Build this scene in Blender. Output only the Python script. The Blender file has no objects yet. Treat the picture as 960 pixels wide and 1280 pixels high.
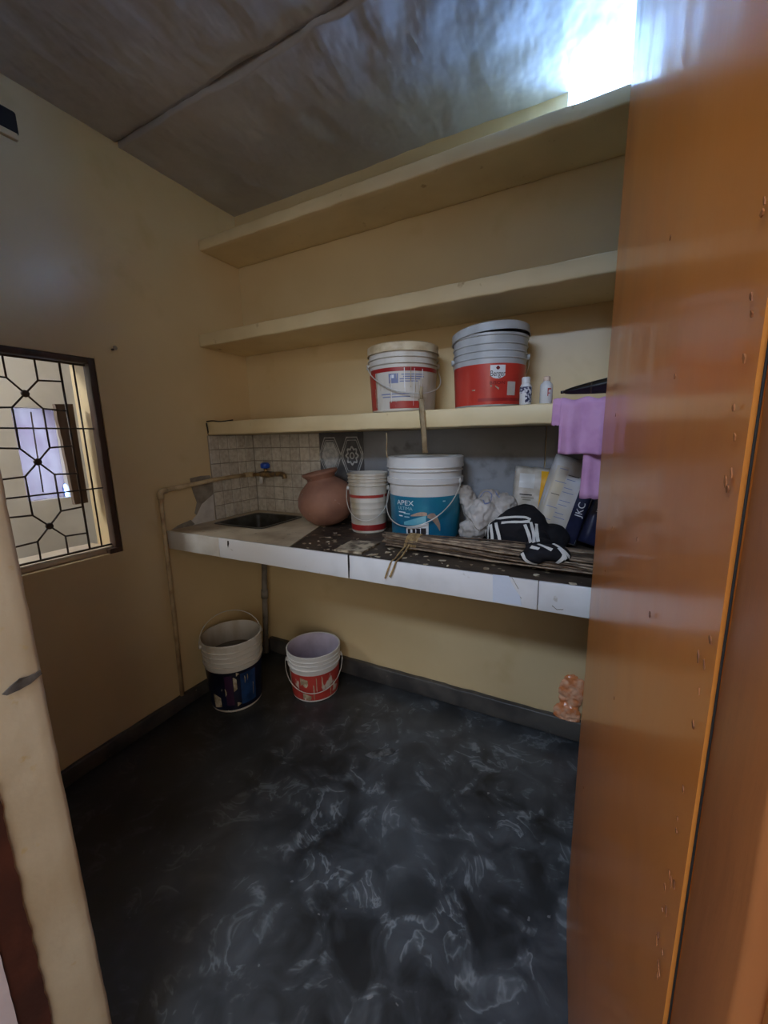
import bpy, bmesh, math, random
from mathutils import Vector, Matrix, noise
from mathutils.bvhtree import BVHTree
random.seed(7)
SC = bpy.context.scene
COL = SC.collection

# ------------------------------------------------------------------ camera
F_PX = 497.0
ROT = Matrix(((0.88811346, -0.06535194, 0.45495451),
              (0.45906531, 0.17492569, -0.87101093),
              (-0.02266098, 0.98241037, 0.18535467)))
CAM = Vector((0, 0, 1.25))
cam_data = bpy.data.cameras.new('camera')
cam_data.lens = F_PX / 1280 * 36
cam_data.sensor_width = 36
cam_data.clip_start = 0.01
cam = bpy.data.objects.new('camera', cam_data)
cam.matrix_world = Matrix.Translation(CAM) @ ROT.to_4x4()
COL.objects.link(cam)
SC.camera = cam

# ------------------------------------------------------------------ world, daylight, exposure
world = bpy.data.worlds.new('overcast_sky')
SC.world = world
world.use_nodes = True
wb = world.node_tree.nodes['Background']
wb.inputs[0].default_value = (0.20, 0.42, 1.0, 1)
wb.inputs[1].default_value = 135.0


def area(name, loc, target, sx, sy, power, color, portal=False):
    l = bpy.data.lights.new(name, 'AREA')
    l.shape = 'RECTANGLE'
    l.size, l.size_y = sx, sy
    l.energy = power
    l.color = color
    if portal:
        l.cycles.is_portal = True
    o = bpy.data.objects.new(name, l)
    o.location = loc
    o.rotation_euler = (Vector(target) - Vector(loc)).to_track_quat('-Z', 'Y').to_euler()
    COL.objects.link(o)
    return o


# daylight through the ventilator over the top shelf (portal for the sky)
area('ventilator_daylight', (0.077, 1.70, 2.303), (0.077, 0, 2.303), 0.44, 0.29, 1, (1, 1, 1), portal=True)
# daylight falling in through the doorway
area('doorway_daylight', (-0.40, -1.35, 2.55), (-0.55, 1.3, 0.75), 0.9, 0.22, 36, (0.62, 0.77, 1.0))
area('outer_room_fill', (0.75, -1.65, 1.45), (-1.0, 1.0, 0.9), 1.8, 1.8, 31, (1.0, 0.94, 0.84))  # added fill lamp for the dim left side, no such source known
# added fill lamp brightening the neighbouring room, stands for no opening in view
area('side_room_fill', (-2.45, -0.25, 2.2), (-2.9, 1.2, 1.0), 0.5, 0.5, 26, (0.95, 0.97, 1.0))

SC.view_settings.view_transform = 'Standard'
SC.view_settings.look = 'None'
SC.view_settings.gamma = 1
SC.view_settings.use_curve_mapping = False
SC.view_settings.exposure = 0.0
SC.cycles.diffuse_bounces = 6
SC.cycles.max_bounces = 10


# ------------------------------------------------------------------ helpers
def at(px, py, y):
    """point of the plane Y = y seen at photo position px, py"""
    d = ROT @ Vector((px - 480, 640 - py, -F_PX))
    return CAM + d * ((y - CAM.y) / d.y)


def at_z(px, py, z):
    d = ROT @ Vector((px - 480, 640 - py, -F_PX))
    return CAM + d * ((z - CAM.z) / d.z)


def at_x(px, py, x):
    d = ROT @ Vector((px - 480, 640 - py, -F_PX))
    return CAM + d * ((x - CAM.x) / d.x)


def srgb(r, g, b):
    def c(v):
        v /= 255
        return v / 12.92 if v <= 0.04045 else ((v + 0.055) / 1.055) ** 2.4
    return (c(r), c(g), c(b), 1)


def mat(name, col, rough=0.5, col2=None, scale=8, thresh=(0.4, 0.6), detail=6, bump=0, bscale=40, bdist=0.004,
        stretch=(1, 1, 1), metallic=0, coat=0, col3=None, scale3=30, thresh3=(0.6, 0.66), spec=0.5, rough2=None,
        dist=0.0, bstretch=None, trans=0, bdetail=5):
    m = bpy.data.materials.new(name)
    m.use_nodes = True
    nt = m.node_tree
    p = nt.nodes['Principled BSDF']
    p.inputs['Base Color'].default_value = col
    p.inputs['Roughness'].default_value = rough
    p.inputs['Metallic'].default_value = metallic
    p.inputs['Coat Weight'].default_value = coat
    p.inputs['Coat Roughness'].default_value = 0.12
    p.inputs['Specular IOR Level'].default_value = spec
    tc = nt.nodes.new('ShaderNodeNewGeometry')

    def nz(sc, det, st, dis=0.0):
        mp = nt.nodes.new('ShaderNodeMapping')
        mp.inputs['Scale'].default_value = st
        nt.links.new(tc.outputs['Position'], mp.inputs[0])
        n = nt.nodes.new('ShaderNodeTexNoise')
        n.inputs['Scale'].default_value = sc
        n.inputs['Detail'].default_value = det
        n.inputs['Distortion'].default_value = dis
        nt.links.new(mp.outputs[0], n.inputs['Vector'])
        return n

    def ramp(n, th):
        r = nt.nodes.new('ShaderNodeValToRGB')
        r.color_ramp.elements[0].position = th[0]
        r.color_ramp.elements[1].position = th[1]
        nt.links.new(n.outputs['Fac'], r.inputs[0])
        return r
    last = None
    if col2:
        r = ramp(nz(scale, detail, stretch, dist), thresh)
        mx = nt.nodes.new('ShaderNodeMix')
        mx.data_type = 'RGBA'
        mx.inputs[6].default_value = col
        mx.inputs[7].default_value = col2
        nt.links.new(r.outputs[0], mx.inputs[0])
        last = mx.outputs[2]
        if rough2 is not None:
            mr = nt.nodes.new('ShaderNodeMapRange')
            mr.inputs[3].default_value = rough
            mr.inputs[4].default_value = rough2
            nt.links.new(r.outputs[0], mr.inputs[0])
            nt.links.new(mr.outputs[0], p.inputs['Roughness'])
    if col3:
        r3 = ramp(nz(scale3, 4, stretch), thresh3)
        mx = nt.nodes.new('ShaderNodeMix')
        mx.data_type = 'RGBA'
        mx.inputs[6].default_value = col
        mx.inputs[7].default_value = col3
        if last:
            nt.links.new(last, mx.inputs[6])
        nt.links.new(r3.outputs[0], mx.inputs[0])
        last = mx.outputs[2]
    if last:
        nt.links.new(last, p.inputs['Base Color'])
    if bump:
        n = nz(bscale, bdetail, bstretch or stretch)
        b = nt.nodes.new('ShaderNodeBump')
        b.inputs['Strength'].default_value = bump
        b.inputs['Distance'].default_value = bdist
        nt.links.new(n.outputs['Fac'], b.inputs['Height'])
        nt.links.new(b.outputs[0], p.inputs['Normal'])
    if trans:
        p.inputs['Transmission Weight'].default_value = trans
    return m


def link(name, me, m=None, parent=None, smooth=False, origin=None):
    """one mesh object; its vertices are in world space, shifted to the parent's (or its own) origin"""
    if origin is None:
        if parent is not None:
            origin = parent.get('_o', (0, 0, 0))
        else:
            n = max(1, len(me.vertices))
            xs = [v.co for v in me.vertices]
            origin = (sum(v.x for v in xs) / n, sum(v.y for v in xs) / n, min(v.z for v in xs))
    off = Vector(origin)
    me.transform(Matrix.Translation(-off))
    if m:
        me.materials.append(m)
    if smooth:
        for p in me.polygons:
            p.use_smooth = True
    o = bpy.data.objects.new(name, me)
    COL.objects.link(o)
    if parent is not None:
        o.parent = parent
        po = Vector(parent.get('_o', (0, 0, 0)))
        o.location = off - po
        o['_o'] = tuple(off)
    else:
        o.location = off
        o['_o'] = tuple(off)
    return o


def tag(o, label, cat, group=None, kind=None):
    o['label'] = label
    o['category'] = cat
    if group:
        o['group'] = group
    if kind:
        o['kind'] = kind
    return o


def thing(name, loc, label, cat, group=None, kind=None):
    o = bpy.data.objects.new(name, None)
    COL.objects.link(o)
    o.location = loc
    o['_o'] = tuple(loc)
    o.empty_display_size = 0.05
    return tag(o, label, cat, group, kind)


def to_mesh(bm):
    me = bpy.data.meshes.new('m')
    bmesh.ops.recalc_face_normals(bm, faces=bm.faces)
    bm.to_mesh(me)
    bm.free()
    return me


def add_box(bm, x0, x1, y0, y1, z0, z1):
    vs = [bm.verts.new(p) for p in ((x0, y0, z0), (x1, y0, z0), (x1, y1, z0), (x0, y1, z0),
                                    (x0, y0, z1), (x1, y0, z1), (x1, y1, z1), (x0, y1, z1))]
    fs = []
    for f in ((0, 3, 2, 1), (4, 5, 6, 7), (0, 1, 5, 4), (1, 2, 6, 5), (2, 3, 7, 6), (3, 0, 4, 7)):
        fs.append(bm.faces.new([vs[i] for i in f]))
    return vs, fs


def box(name, b, m, parent=None, bevel=0, seg=2):
    bm = bmesh.new()
    add_box(bm, *b)
    if bevel:
        bmesh.ops.bevel(bm, geom=bm.edges[:], offset=bevel, segments=seg, profile=0.5, affect='EDGES')
    return link(name, to_mesh(bm), m, parent)


def boxes(name, bs, m, parent=None):
    bm = bmesh.new()
    for b in bs:
        add_box(bm, *b)
    return link(name, to_mesh(bm), m, parent)


def rough_box(name, b, m, parent=None, step=0.03, amp=0.002, bevel=0.004, freq=14):
    """a box with worn, slightly uneven faces and edges"""
    bm = bmesh.new()
    add_box(bm, *b)
    if bevel:
        bmesh.ops.bevel(bm, geom=bm.edges[:], offset=bevel, segments=2, profile=0.5, affect='EDGES')
    for ax in range(3):
        lo, hi = b[2 * ax], b[2 * ax + 1]
        n = min(90, int((hi - lo) / step))
        for i in range(1, n):
            co = Vector((0, 0, 0))
            co[ax] = lo + (hi - lo) * i / n
            no = Vector((0, 0, 0))
            no[ax] = 1
            bmesh.ops.bisect_plane(bm, geom=bm.verts[:] + bm.edges[:] + bm.faces[:], plane_co=co, plane_no=no)
    for v in bm.verts:
        d = noise.noise_vector(v.co * freq) + 0.5 * noise.noise_vector(v.co * freq * 2.7)
        v.co += d * amp
    return link(name, to_mesh(bm), m, parent, smooth=True)


def tube_mesh(path, r, n=10, closed=False, caps=True, rr=None):
    bm = bmesh.new()
    path = [Vector(p) for p in path]
    N = len(path)
    rings = []
    up = None
    for i, p in enumerate(path):
        a = path[(i - 1) % N] if (closed or i > 0) else p
        b = path[(i + 1) % N] if (closed or i < N - 1) else p
        t = (b - a).normalized()
        if up is None:
            up = t.orthogonal().normalized()
        else:
            up = (up - t * up.dot(t))
            up = up.normalized() if up.length > 1e-6 else t.orthogonal().normalized()
        s = t.cross(up)
        rad = rr[i] if rr else r
        rings.append([bm.verts.new(p + (up * math.cos(2 * math.pi * k / n) + s * math.sin(2 * math.pi * k / n)) * rad) for k in range(n)])
    for i in range(N if closed else N - 1):
        A, B = rings[i], rings[(i + 1) % N]
        for k in range(n):
            bm.faces.new((A[k], A[(k + 1) % n], B[(k + 1) % n], B[k]))
    if caps and not closed:
        bm.faces.new(rings[0][::-1])
        bm.faces.new(rings[-1])
    return to_mesh(bm)


def tube(name, path, r, m, parent=None, n=10, closed=False, rr=None):
    return link(name, tube_mesh(path, r, n, closed, True, rr), m, parent, smooth=True)


def smooth_path(pts, k=6):
    pts = [Vector(p) for p in pts]
    P = [pts[0] * 2 - pts[1]] + pts + [pts[-1] * 2 - pts[-2]]
    out = []
    for i in range(1, len(P) - 2):
        for j in range(k):
            t = j / k
            a, b, c, d = P[i - 1], P[i], P[i + 1], P[i + 2]
            out.append(0.5 * ((2 * b) + (c - a) * t + (2 * a - 5 * b + 4 * c - d) * t * t + (3 * b - a - 3 * c + d) * t ** 3))
    out.append(pts[-1])
    return out


def lathe_mesh(profile, c, n=56, tilt=None):
    """profile of (r, z); c the base centre"""
    bm = bmesh.new()
    rings = []
    for r, z in profile:
        if r < 1e-5:
            rings.append([bm.verts.new((0, 0, z))])
        else:
            rings.append([bm.verts.new((r * math.sin(2 * math.pi * k / n), -r * math.cos(2 * math.pi * k / n), z)) for k in range(n)])
    for A, B in zip(rings[:-1], rings[1:]):
        for k in range(n):
            k2 = (k + 1) % n
            if len(A) == 1 and len(B) == 1:
                continue
            if len(A) == 1:
                bm.faces.new((A[0], B[k2], B[k]))
            elif len(B) == 1:
                bm.faces.new((A[k], A[k2], B[0]))
            else:
                bm.faces.new((A[k], A[k2], B[k2], B[k]))
    me = to_mesh(bm)
    T = Matrix.Translation(c)
    if tilt:
        T = T @ tilt
    me.transform(T)
    return me


def lathe(name, profile, c, m, parent=None, n=56, tilt=None, autosharp=True):
    o = link(name, lathe_mesh(profile, c, n, tilt), m, parent, smooth=True)
    if autosharp:
        sharp(o.data)
    return o


def sharp(me, ang=40):
    bm = bmesh.new()
    bm.from_mesh(me)
    for e in bm.edges:
        if len(e.link_faces) == 2 and e.calc_face_angle(0) > math.radians(ang):
            e.smooth = False
    bm.to_mesh(me)
    bm.free()


def text_tris(s, size):
    cu = bpy.data.curves.new('t', 'FONT')
    cu.body = s
    cu.size = size
    cu.align_x = 'CENTER'
    cu.align_y = 'CENTER'
    o = bpy.data.objects.new('t', cu)
    COL.objects.link(o)
    me = bpy.data.meshes.new_from_object(o.evaluated_get(bpy.context.evaluated_depsgraph_get()))
    bpy.data.objects.remove(o)
    bpy.data.curves.remove(cu)
    bm = bmesh.new()
    bm.from_mesh(me)
    xs = [v.co.x for v in bm.verts]
    ys = [v.co.y for v in bm.verts]
    for ax, lo, hi in ((0, min(xs), max(xs)), (1, min(ys), max(ys))):
        k = int((hi - lo) / 0.004)
        for i in range(1, k + 1):
            co, no = Vector((0, 0, 0)), Vector((0, 0, 0))
            co[ax], no[ax] = lo + (hi - lo) * i / (k + 1), 1
            bmesh.ops.bisect_plane(bm, geom=bm.verts[:] + bm.edges[:] + bm.faces[:], plane_co=co, plane_no=no)
    bm.to_mesh(me)
    bm.free()
    return me


def flat_text(name, s, size, M, m, parent, xs=1.0):
    me = text_tris(s, size)
    me.transform(M @ Matrix.Diagonal((xs, 1, 1, 1)))
    return link(name, me, m, parent)


def shell_of(c, rb, rt, h):
    """conical wall: function (theta, z) -> point; theta 0 faces -Y and grows towards +X"""
    def f(th, z, off=0.0):
        r = rb + (rt - rb) * z / h + off
        return Vector((c[0] + r * math.sin(th), c[1] - r * math.cos(th), c[2] + z))
    return f


def patch(name, f, t0, t1, z0, z1, off, m, parent, n=None, bot=None, top=None, rows=1):
    """a print or label lying on a bucket wall"""
    n = n or max(2, int(abs(t1 - t0) / 0.08))
    bm = bmesh.new()
    g = []
    for i in range(n + 1):
        u = i / n
        th = t0 + (t1 - t0) * u
        a = z0 if bot is None else bot(u)
        b = z1 if top is None else top(u)
        g.append([bm.verts.new(f(th, a + (b - a) * j / rows, off)) for j in range(rows + 1)])
    for i in range(n):
        for j in range(rows):
            bm.faces.new((g[i][j], g[i + 1][j], g[i + 1][j + 1], g[i][j + 1]))
    return link(name, to_mesh(bm), m, parent, smooth=True)


def wrap_text(name, f, s, size, th, z, r, off, m, parent, xs=1.0, rot=0):
    me = text_tris(s, size)
    if rot:
        me.transform(Matrix.Rotation(rot, 4, 'Z'))
    for v in me.vertices:
        v.co = f(th + v.co.x * xs / r, z + v.co.y, off)
    return link(name, me, m, parent)


def blob_mesh(ells, voxel=0.006, amp=0.006, freq=22, ridged=False, smooth=2, seed=0):
    """one continuous crumpled surface grown from overlapping ellipsoids (centre, radii, rotation)"""
    bm = bmesh.new()
    for c, r, e in ells:
        M = Matrix.Translation(c) @ Matrix.Rotation(e[2], 4, 'Z') @ Matrix.Rotation(e[1], 4, 'Y') @ Matrix.Rotation(e[0], 4, 'X') @ Matrix.Diagonal((r[0], r[1], r[2], 1))
        bmesh.ops.create_icosphere(bm, subdivisions=3, radius=1, matrix=M)
    me = bpy.data.meshes.new('b')
    bm.to_mesh(me)
    bm.free()
    o = bpy.data.objects.new('b', me)
    COL.objects.link(o)
    md = o.modifiers.new('r', 'REMESH')
    md.mode = 'VOXEL'
    md.voxel_size = voxel
    if smooth:
        ms = o.modifiers.new('s', 'SMOOTH')
        ms.iterations = smooth
    dg = bpy.context.evaluated_depsgraph_get()
    dg.update()
    out = bpy.data.meshes.new_from_object(o.evaluated_get(dg))
    bpy.data.objects.remove(o)
    nor = [v.normal.copy() for v in out.vertices]
    s = Vector((seed * 3.1, seed * 1.7, seed))
    for v, nn in zip(out.vertices, nor):
        q = v.co * freq + s
        a = noise.noise(q) + 0.5 * noise.noise(q * 2.1)
        if ridged:
            a = 0.6 - 1.6 * abs(a)
        v.co += nn * a * amp
    return out


def clamp_z(me, z):
    for v in me.vertices:
        if v.co.z < z:
            v.co.z = z


def ribbon_on(name, bvh, pix, w, m, parent, off=0.0025, k=4):
    """a stitched stripe lying on a cloth surface; pix: where the photo shows it"""
    pts = smooth_path([Vector((x, y, 0)) for x, y in pix], k)
    hits = []
    for p in pts:
        d = (ROT @ Vector((p.x - 480, 640 - p.y, -F_PX))).normalized()
        h, nn, i, dd = bvh.ray_cast(CAM, d)
        if h is not None:
            hits.append((h, nn, d))
    runs = [[]]
    for h in hits:
        if runs[-1] and (h[0] - runs[-1][-1][0]).length > 0.04:
            runs.append([])
        runs[-1].append(h)
    hits = max(runs, key=len)
    bm = bmesh.new()
    prev = None
    for i, (h, nn, d) in enumerate(hits):
        a = hits[max(0, i - 1)][0]
        b = hits[min(len(hits) - 1, i + 1)][0]
        t = b - a
        if t.length < 1e-6:
            continue
        s = t.normalized().cross(nn).normalized() * w / 2
        c = []
        for sg in (-1, 1):
            q, n2, _, dist = bvh.find_nearest(h + s * sg)
            c.append(bm.verts.new(q + n2 * off))
        if prev:
            bm.faces.new((prev[0], prev[1], c[1], c[0]))
        prev = c
    return link(name, to_mesh(bm), m, parent, smooth=True)


# ------------------------------------------------------------------ materials
M_wall = mat('cream_enamel_wall', srgb(219, 197, 154), 0.26, srgb(210, 186, 142), 2.2, (0.35, 0.7), bump=0.06, bscale=7, bdist=0.010, spec=0.45,
             col3=srgb(200, 176, 128), scale3=5, thresh3=(0.62, 0.85))
M_wallr = mat('cream_plaster_reveal', srgb(196, 182, 160), 0.55, srgb(182, 164, 138), 7, (0.35, 0.75), bump=0.35, bscale=26, bdist=0.004,
              col3=srgb(190, 168, 130), scale3=40, thresh3=(0.66, 0.75))
M_shelf = mat('cream_shelf_paint', srgb(226, 208, 166), 0.5, srgb(214, 194, 150), 5, (0.4, 0.7), bump=0.25, bscale=30, bdist=0.003,
              col3=srgb(170, 140, 96), scale3=24, thresh3=(0.68, 0.8))
M_ceil = mat('grey_painted_ceiling', srgb(190, 188, 186), 0.28, srgb(170, 167, 166), 3, (0.35, 0.7), bump=0.42, bscale=5.5, bdist=0.045,
             bstretch=(1.5, 0.8, 1), bdetail=3, spec=0.5)
M_ridge = mat('white_mortar', srgb(215, 210, 205), 0.6, bump=0.3)
M_soot = mat('dark_gap', srgb(34, 30, 27), 0.8)
M_skirt = mat('cement_skirting', srgb(84, 80, 76), 0.45, srgb(58, 56, 56), 9, (0.4, 0.65), bump=0.3, bscale=30, col3=srgb(120, 112, 98), scale3=45, thresh3=(0.68, 0.76))
M_white_tile = mat('white_glazed_tile', srgb(226, 228, 232), 0.22, srgb(205, 206, 208), 6, (0.5, 0.8), col3=srgb(168, 160, 146), scale3=28, thresh3=(0.7, 0.8))
M_old_tile = mat('worn_white_tile', srgb(218, 216, 210), 0.3, srgb(194, 188, 176), 8, (0.4, 0.7))
M_grout = mat('grey_grout', srgb(150, 142, 130), 0.8)
M_mosaic = [mat('speckled_glaze_%d' % i, c, 0.35, c2, 60, (0.4, 0.65)) for i, (c, c2) in enumerate((
    (srgb(206, 200, 188), srgb(184, 176, 162)), (srgb(200, 194, 182), srgb(178, 168, 154)), (srgb(212, 206, 194), srgb(192, 184, 170))))]
M_slate = mat('grey_stone_slab', srgb(122, 124, 128), 0.4, srgb(150, 154, 162), 3.2, (0.42, 0.72), bump=0.15, bscale=18, col3=srgb(72, 70, 70), scale3=9, thresh3=(0.58, 0.75))
M_slate_dk = mat('dark_stone_slab', srgb(74, 68, 62), 0.45, srgb(92, 88, 84), 4, (0.4, 0.7), bump=0.15, bscale=18)
M_deco = mat('charcoal_tile', srgb(92, 92, 94), 0.35, srgb(76, 76, 80), 20)
M_print = mat('pale_tile_print', srgb(190, 192, 192), 0.4, srgb(160, 164, 166), 60)
M_marble = mat('stained_marble', srgb(206, 192, 166), 0.4, srgb(168, 150, 122), 9, (0.42, 0.72), col3=srgb(126, 108, 84), scale3=30, thresh3=(0.64, 0.74))
M_dirty = mat('dirty_stone_top', srgb(78, 66, 54), 0.55, srgb(52, 44, 38), 10, (0.4, 0.6), bump=0.5, bscale=50, col3=srgb(176, 160, 132), scale3=26, thresh3=(0.63, 0.68))
M_steel = mat('dull_sink_steel', srgb(92, 94, 92), 0.38, srgb(64, 62, 56), 10, metallic=0.6)
M_wood_frame = mat('old_brown_frame', srgb(78, 52, 36), 0.5, srgb(48, 33, 25), 20, (0.4, 0.7), bump=0.4, bscale=60, stretch=(1, 1, 0.2))
M_iron = mat('black_iron_grille', srgb(46, 40, 36), 0.5, srgb(74, 58, 44), 40)
M_plank = mat('weathered_plank', srgb(128, 110, 94), 0.75, srgb(98, 82, 70), 18, (0.35, 0.7), bump=0.5, bscale=40, stretch=(1, 1, 0.12))
M_lilac = None
M_side = mat('side_room_wall', srgb(206, 202, 194), 0.6, srgb(192, 187, 178), 3)
M_pipe = mat('painted_rusty_pipe', srgb(204, 182, 142), 0.5, srgb(164, 138, 104), 16, (0.42, 0.66), bump=0.3, bscale=50)
M_pvc = mat('grey_drain_pipe', srgb(132, 126, 118), 0.45, srgb(92, 84, 74), 12)
M_brass = mat('tarnished_brass', srgb(178, 146, 96), 0.35, srgb(120, 104, 84), 40, metallic=0.7)
M_blue = mat('blue_plastic', srgb(38, 84, 190), 0.35)
M_clay = mat('terracotta', srgb(158, 114, 94), 0.7, srgb(128, 90, 76), 9, (0.35, 0.7), bump=0.25, bscale=30, col3=srgb(196, 176, 164), scale3=22, thresh3=(0.68, 0.78))
M_wht = mat('white_plastic', srgb(216, 216, 216), 0.34, srgb(196, 194, 188), 7, (0.45, 0.7), bump=0.1)
M_wht_dirty = mat('paint_splashed_white_plastic', srgb(206, 202, 194), 0.42, srgb(172, 158, 132), 9, (0.45, 0.66), stretch=(1, 1, 0.3), bump=0.2)
M_grey_pl = mat('greyish_plastic', srgb(186, 190, 194), 0.36, srgb(166, 168, 170), 8)
M_lid_dirty = mat('dusty_cream_lid', srgb(212, 196, 164), 0.5, srgb(182, 160, 124), 16, bump=0.3)
M_red = mat('red_label', srgb(196, 62, 50), 0.3, srgb(182, 54, 46), 6)
M_red_w = mat('worn_red_label', srgb(184, 64, 56), 0.4, srgb(160, 56, 50), 8, col3=srgb(206, 196, 184), scale3=16, thresh3=(0.6, 0.64), stretch=(1, 1, 0.5))
M_red_d = mat('dark_red_band', srgb(160, 36, 36), 0.4, srgb(138, 36, 36), 12)
M_maroon = mat('maroon_print', srgb(110, 20, 24), 0.4)
M_teal = mat('teal_label', srgb(36, 134, 160), 0.28, srgb(24, 100, 136), 5, (0.35, 0.65), col3=srgb(60, 160, 176), scale3=7, thresh3=(0.56, 0.85))
M_teal_lt = mat('sky_print', srgb(130, 190, 204), 0.3, srgb(96, 168, 190), 16)
M_tan = mat('tan_print', srgb(182, 158, 140), 0.35, srgb(150, 130, 120), 24)
M_prwhite = mat('white_print', srgb(228, 230, 234), 0.35)
M_prpale = mat('pale_lettering', srgb(170, 205, 215), 0.35)
M_prdark = mat('dark_print', srgb(48, 44, 48), 0.4)
M_prblue = mat('blue_grey_print', srgb(120, 130, 168), 0.4)
M_navy = mat('navy_label', srgb(26, 32, 58), 0.32, srgb(18, 20, 36), 7, col3=srgb(176, 166, 150), scale3=22, thresh3=(0.68, 0.71))
M_purple = mat('plum_print', srgb(58, 34, 62), 0.35)
M_blue_l = mat('deep_blue_print', srgb(36, 70, 120), 0.35, srgb(24, 48, 84), 16)
M_lav_pl = mat('lavender_inner_plastic', srgb(196, 188, 206), 0.4, srgb(174, 166, 182), 8)
M_wire = mat('galvanised_wire', srgb(206, 204, 198), 0.35, metallic=0.35)
M_grime = mat('dried_paint_inside', srgb(128, 122, 112), 0.6, srgb(98, 92, 84), 12)
M_pink = mat('pink_towel_cloth', srgb(214, 164, 206), 0.9, srgb(202, 148, 194), 14, bump=0.4, bscale=160, bdist=0.002)
M_blackc = mat('black_jersey_cloth', srgb(22, 21, 24), 0.85, srgb(32, 31, 36), 12, bump=0.35, bscale=60, spec=0.25)
M_stripe = mat('white_stripe_tape', srgb(222, 220, 216), 0.8)
M_cloth = mat('crumpled_white_cloth', srgb(196, 190, 186), 0.8, srgb(164, 156, 148), 12, bump=0.4, bscale=50)
M_yellow = mat('yellow_packet_print', srgb(232, 172, 40), 0.4)
M_packet = mat('white_packet', srgb(206, 200, 192), 0.4, srgb(184, 174, 160), 20)
M_sack = mat('white_sack', srgb(204, 204, 212), 0.42, srgb(188, 180, 170), 8)
M_sack_cream = mat('cream_sack_print', srgb(206, 190, 160), 0.45, srgb(190, 180, 166), 12)
M_sack_navy = mat('navy_sack_print', srgb(38, 42, 72), 0.4, srgb(28, 30, 52), 10)
M_umb = mat('black_umbrella_cloth', srgb(20, 20, 22), 0.35, spec=0.6)
M_stick = mat('dry_broom_sticks', srgb(146, 122, 98), 0.75, srgb(92, 74, 58), 26, (0.4, 0.62))
M_stick2 = mat('dark_broom_sticks', srgb(104, 86, 70), 0.8, srgb(70, 56, 46), 26, (0.4, 0.62))
M_stick3 = mat('grey_broom_sticks', srgb(172, 152, 128), 0.75, srgb(112, 94, 78), 30, (0.4, 0.62))
M_cord = mat('jute_cord', srgb(176, 150, 104), 0.85, srgb(136, 112, 76), 50)
M_rag = mat('paint_stiff_strip', srgb(168, 150, 118), 0.8, srgb(140, 120, 90), 30)
M_flake = mat('peeled_paint_flake', srgb(206, 196, 172), 0.7, srgb(150, 132, 106), 30)
M_orange = mat('orange_polythene', srgb(228, 138, 84), 0.2, srgb(240, 184, 148), 30, bump=0.5, bscale=40, coat=0.5)
M_door = mat('brown_enamel_door', srgb(226, 142, 64), 0.3, srgb(214, 128, 54), 3, (0.3, 0.75), bump=0.10, bscale=6, bdist=0.006,
             bstretch=(3, 3, 0.6), coat=0.4, col3=srgb(194, 112, 48), scale3=4, thresh3=(0.55, 0.85), spec=0.35)
M_doorframe = mat('brown_enamel_frame', srgb(194, 122, 68), 0.4, srgb(178, 108, 60), 6, (0.35, 0.7), bump=0.3, bscale=20, stretch=(2, 2, 0.4))
M_doorframe2 = mat('orange_brown_frame', srgb(224, 152, 84), 0.45, srgb(210, 138, 74), 6, bump=0.25, bscale=20, stretch=(2, 2, 0.4))
M_darkpaint = mat('dark_red_brown_paint', srgb(84, 44, 32), 0.5, srgb(66, 36, 28), 10, bump=0.3)
M_lilacpaint = mat('lilac_white_paint', srgb(226, 214, 220), 0.5, srgb(206, 192, 200), 12, bump=0.2)
M_gouge = mat('dark_gouged_cement', srgb(92, 86, 82), 0.85, srgb(66, 60, 58), 40, bump=0.5)
M_patch = mat('bare_cement_patch', srgb(152, 144, 130), 0.8, srgb(128, 120, 108), 18, bump=0.4)
M_putty = mat('white_putty', srgb(214, 210, 204), 0.7, srgb(196, 190, 182), 14, bump=0.3)


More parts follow.
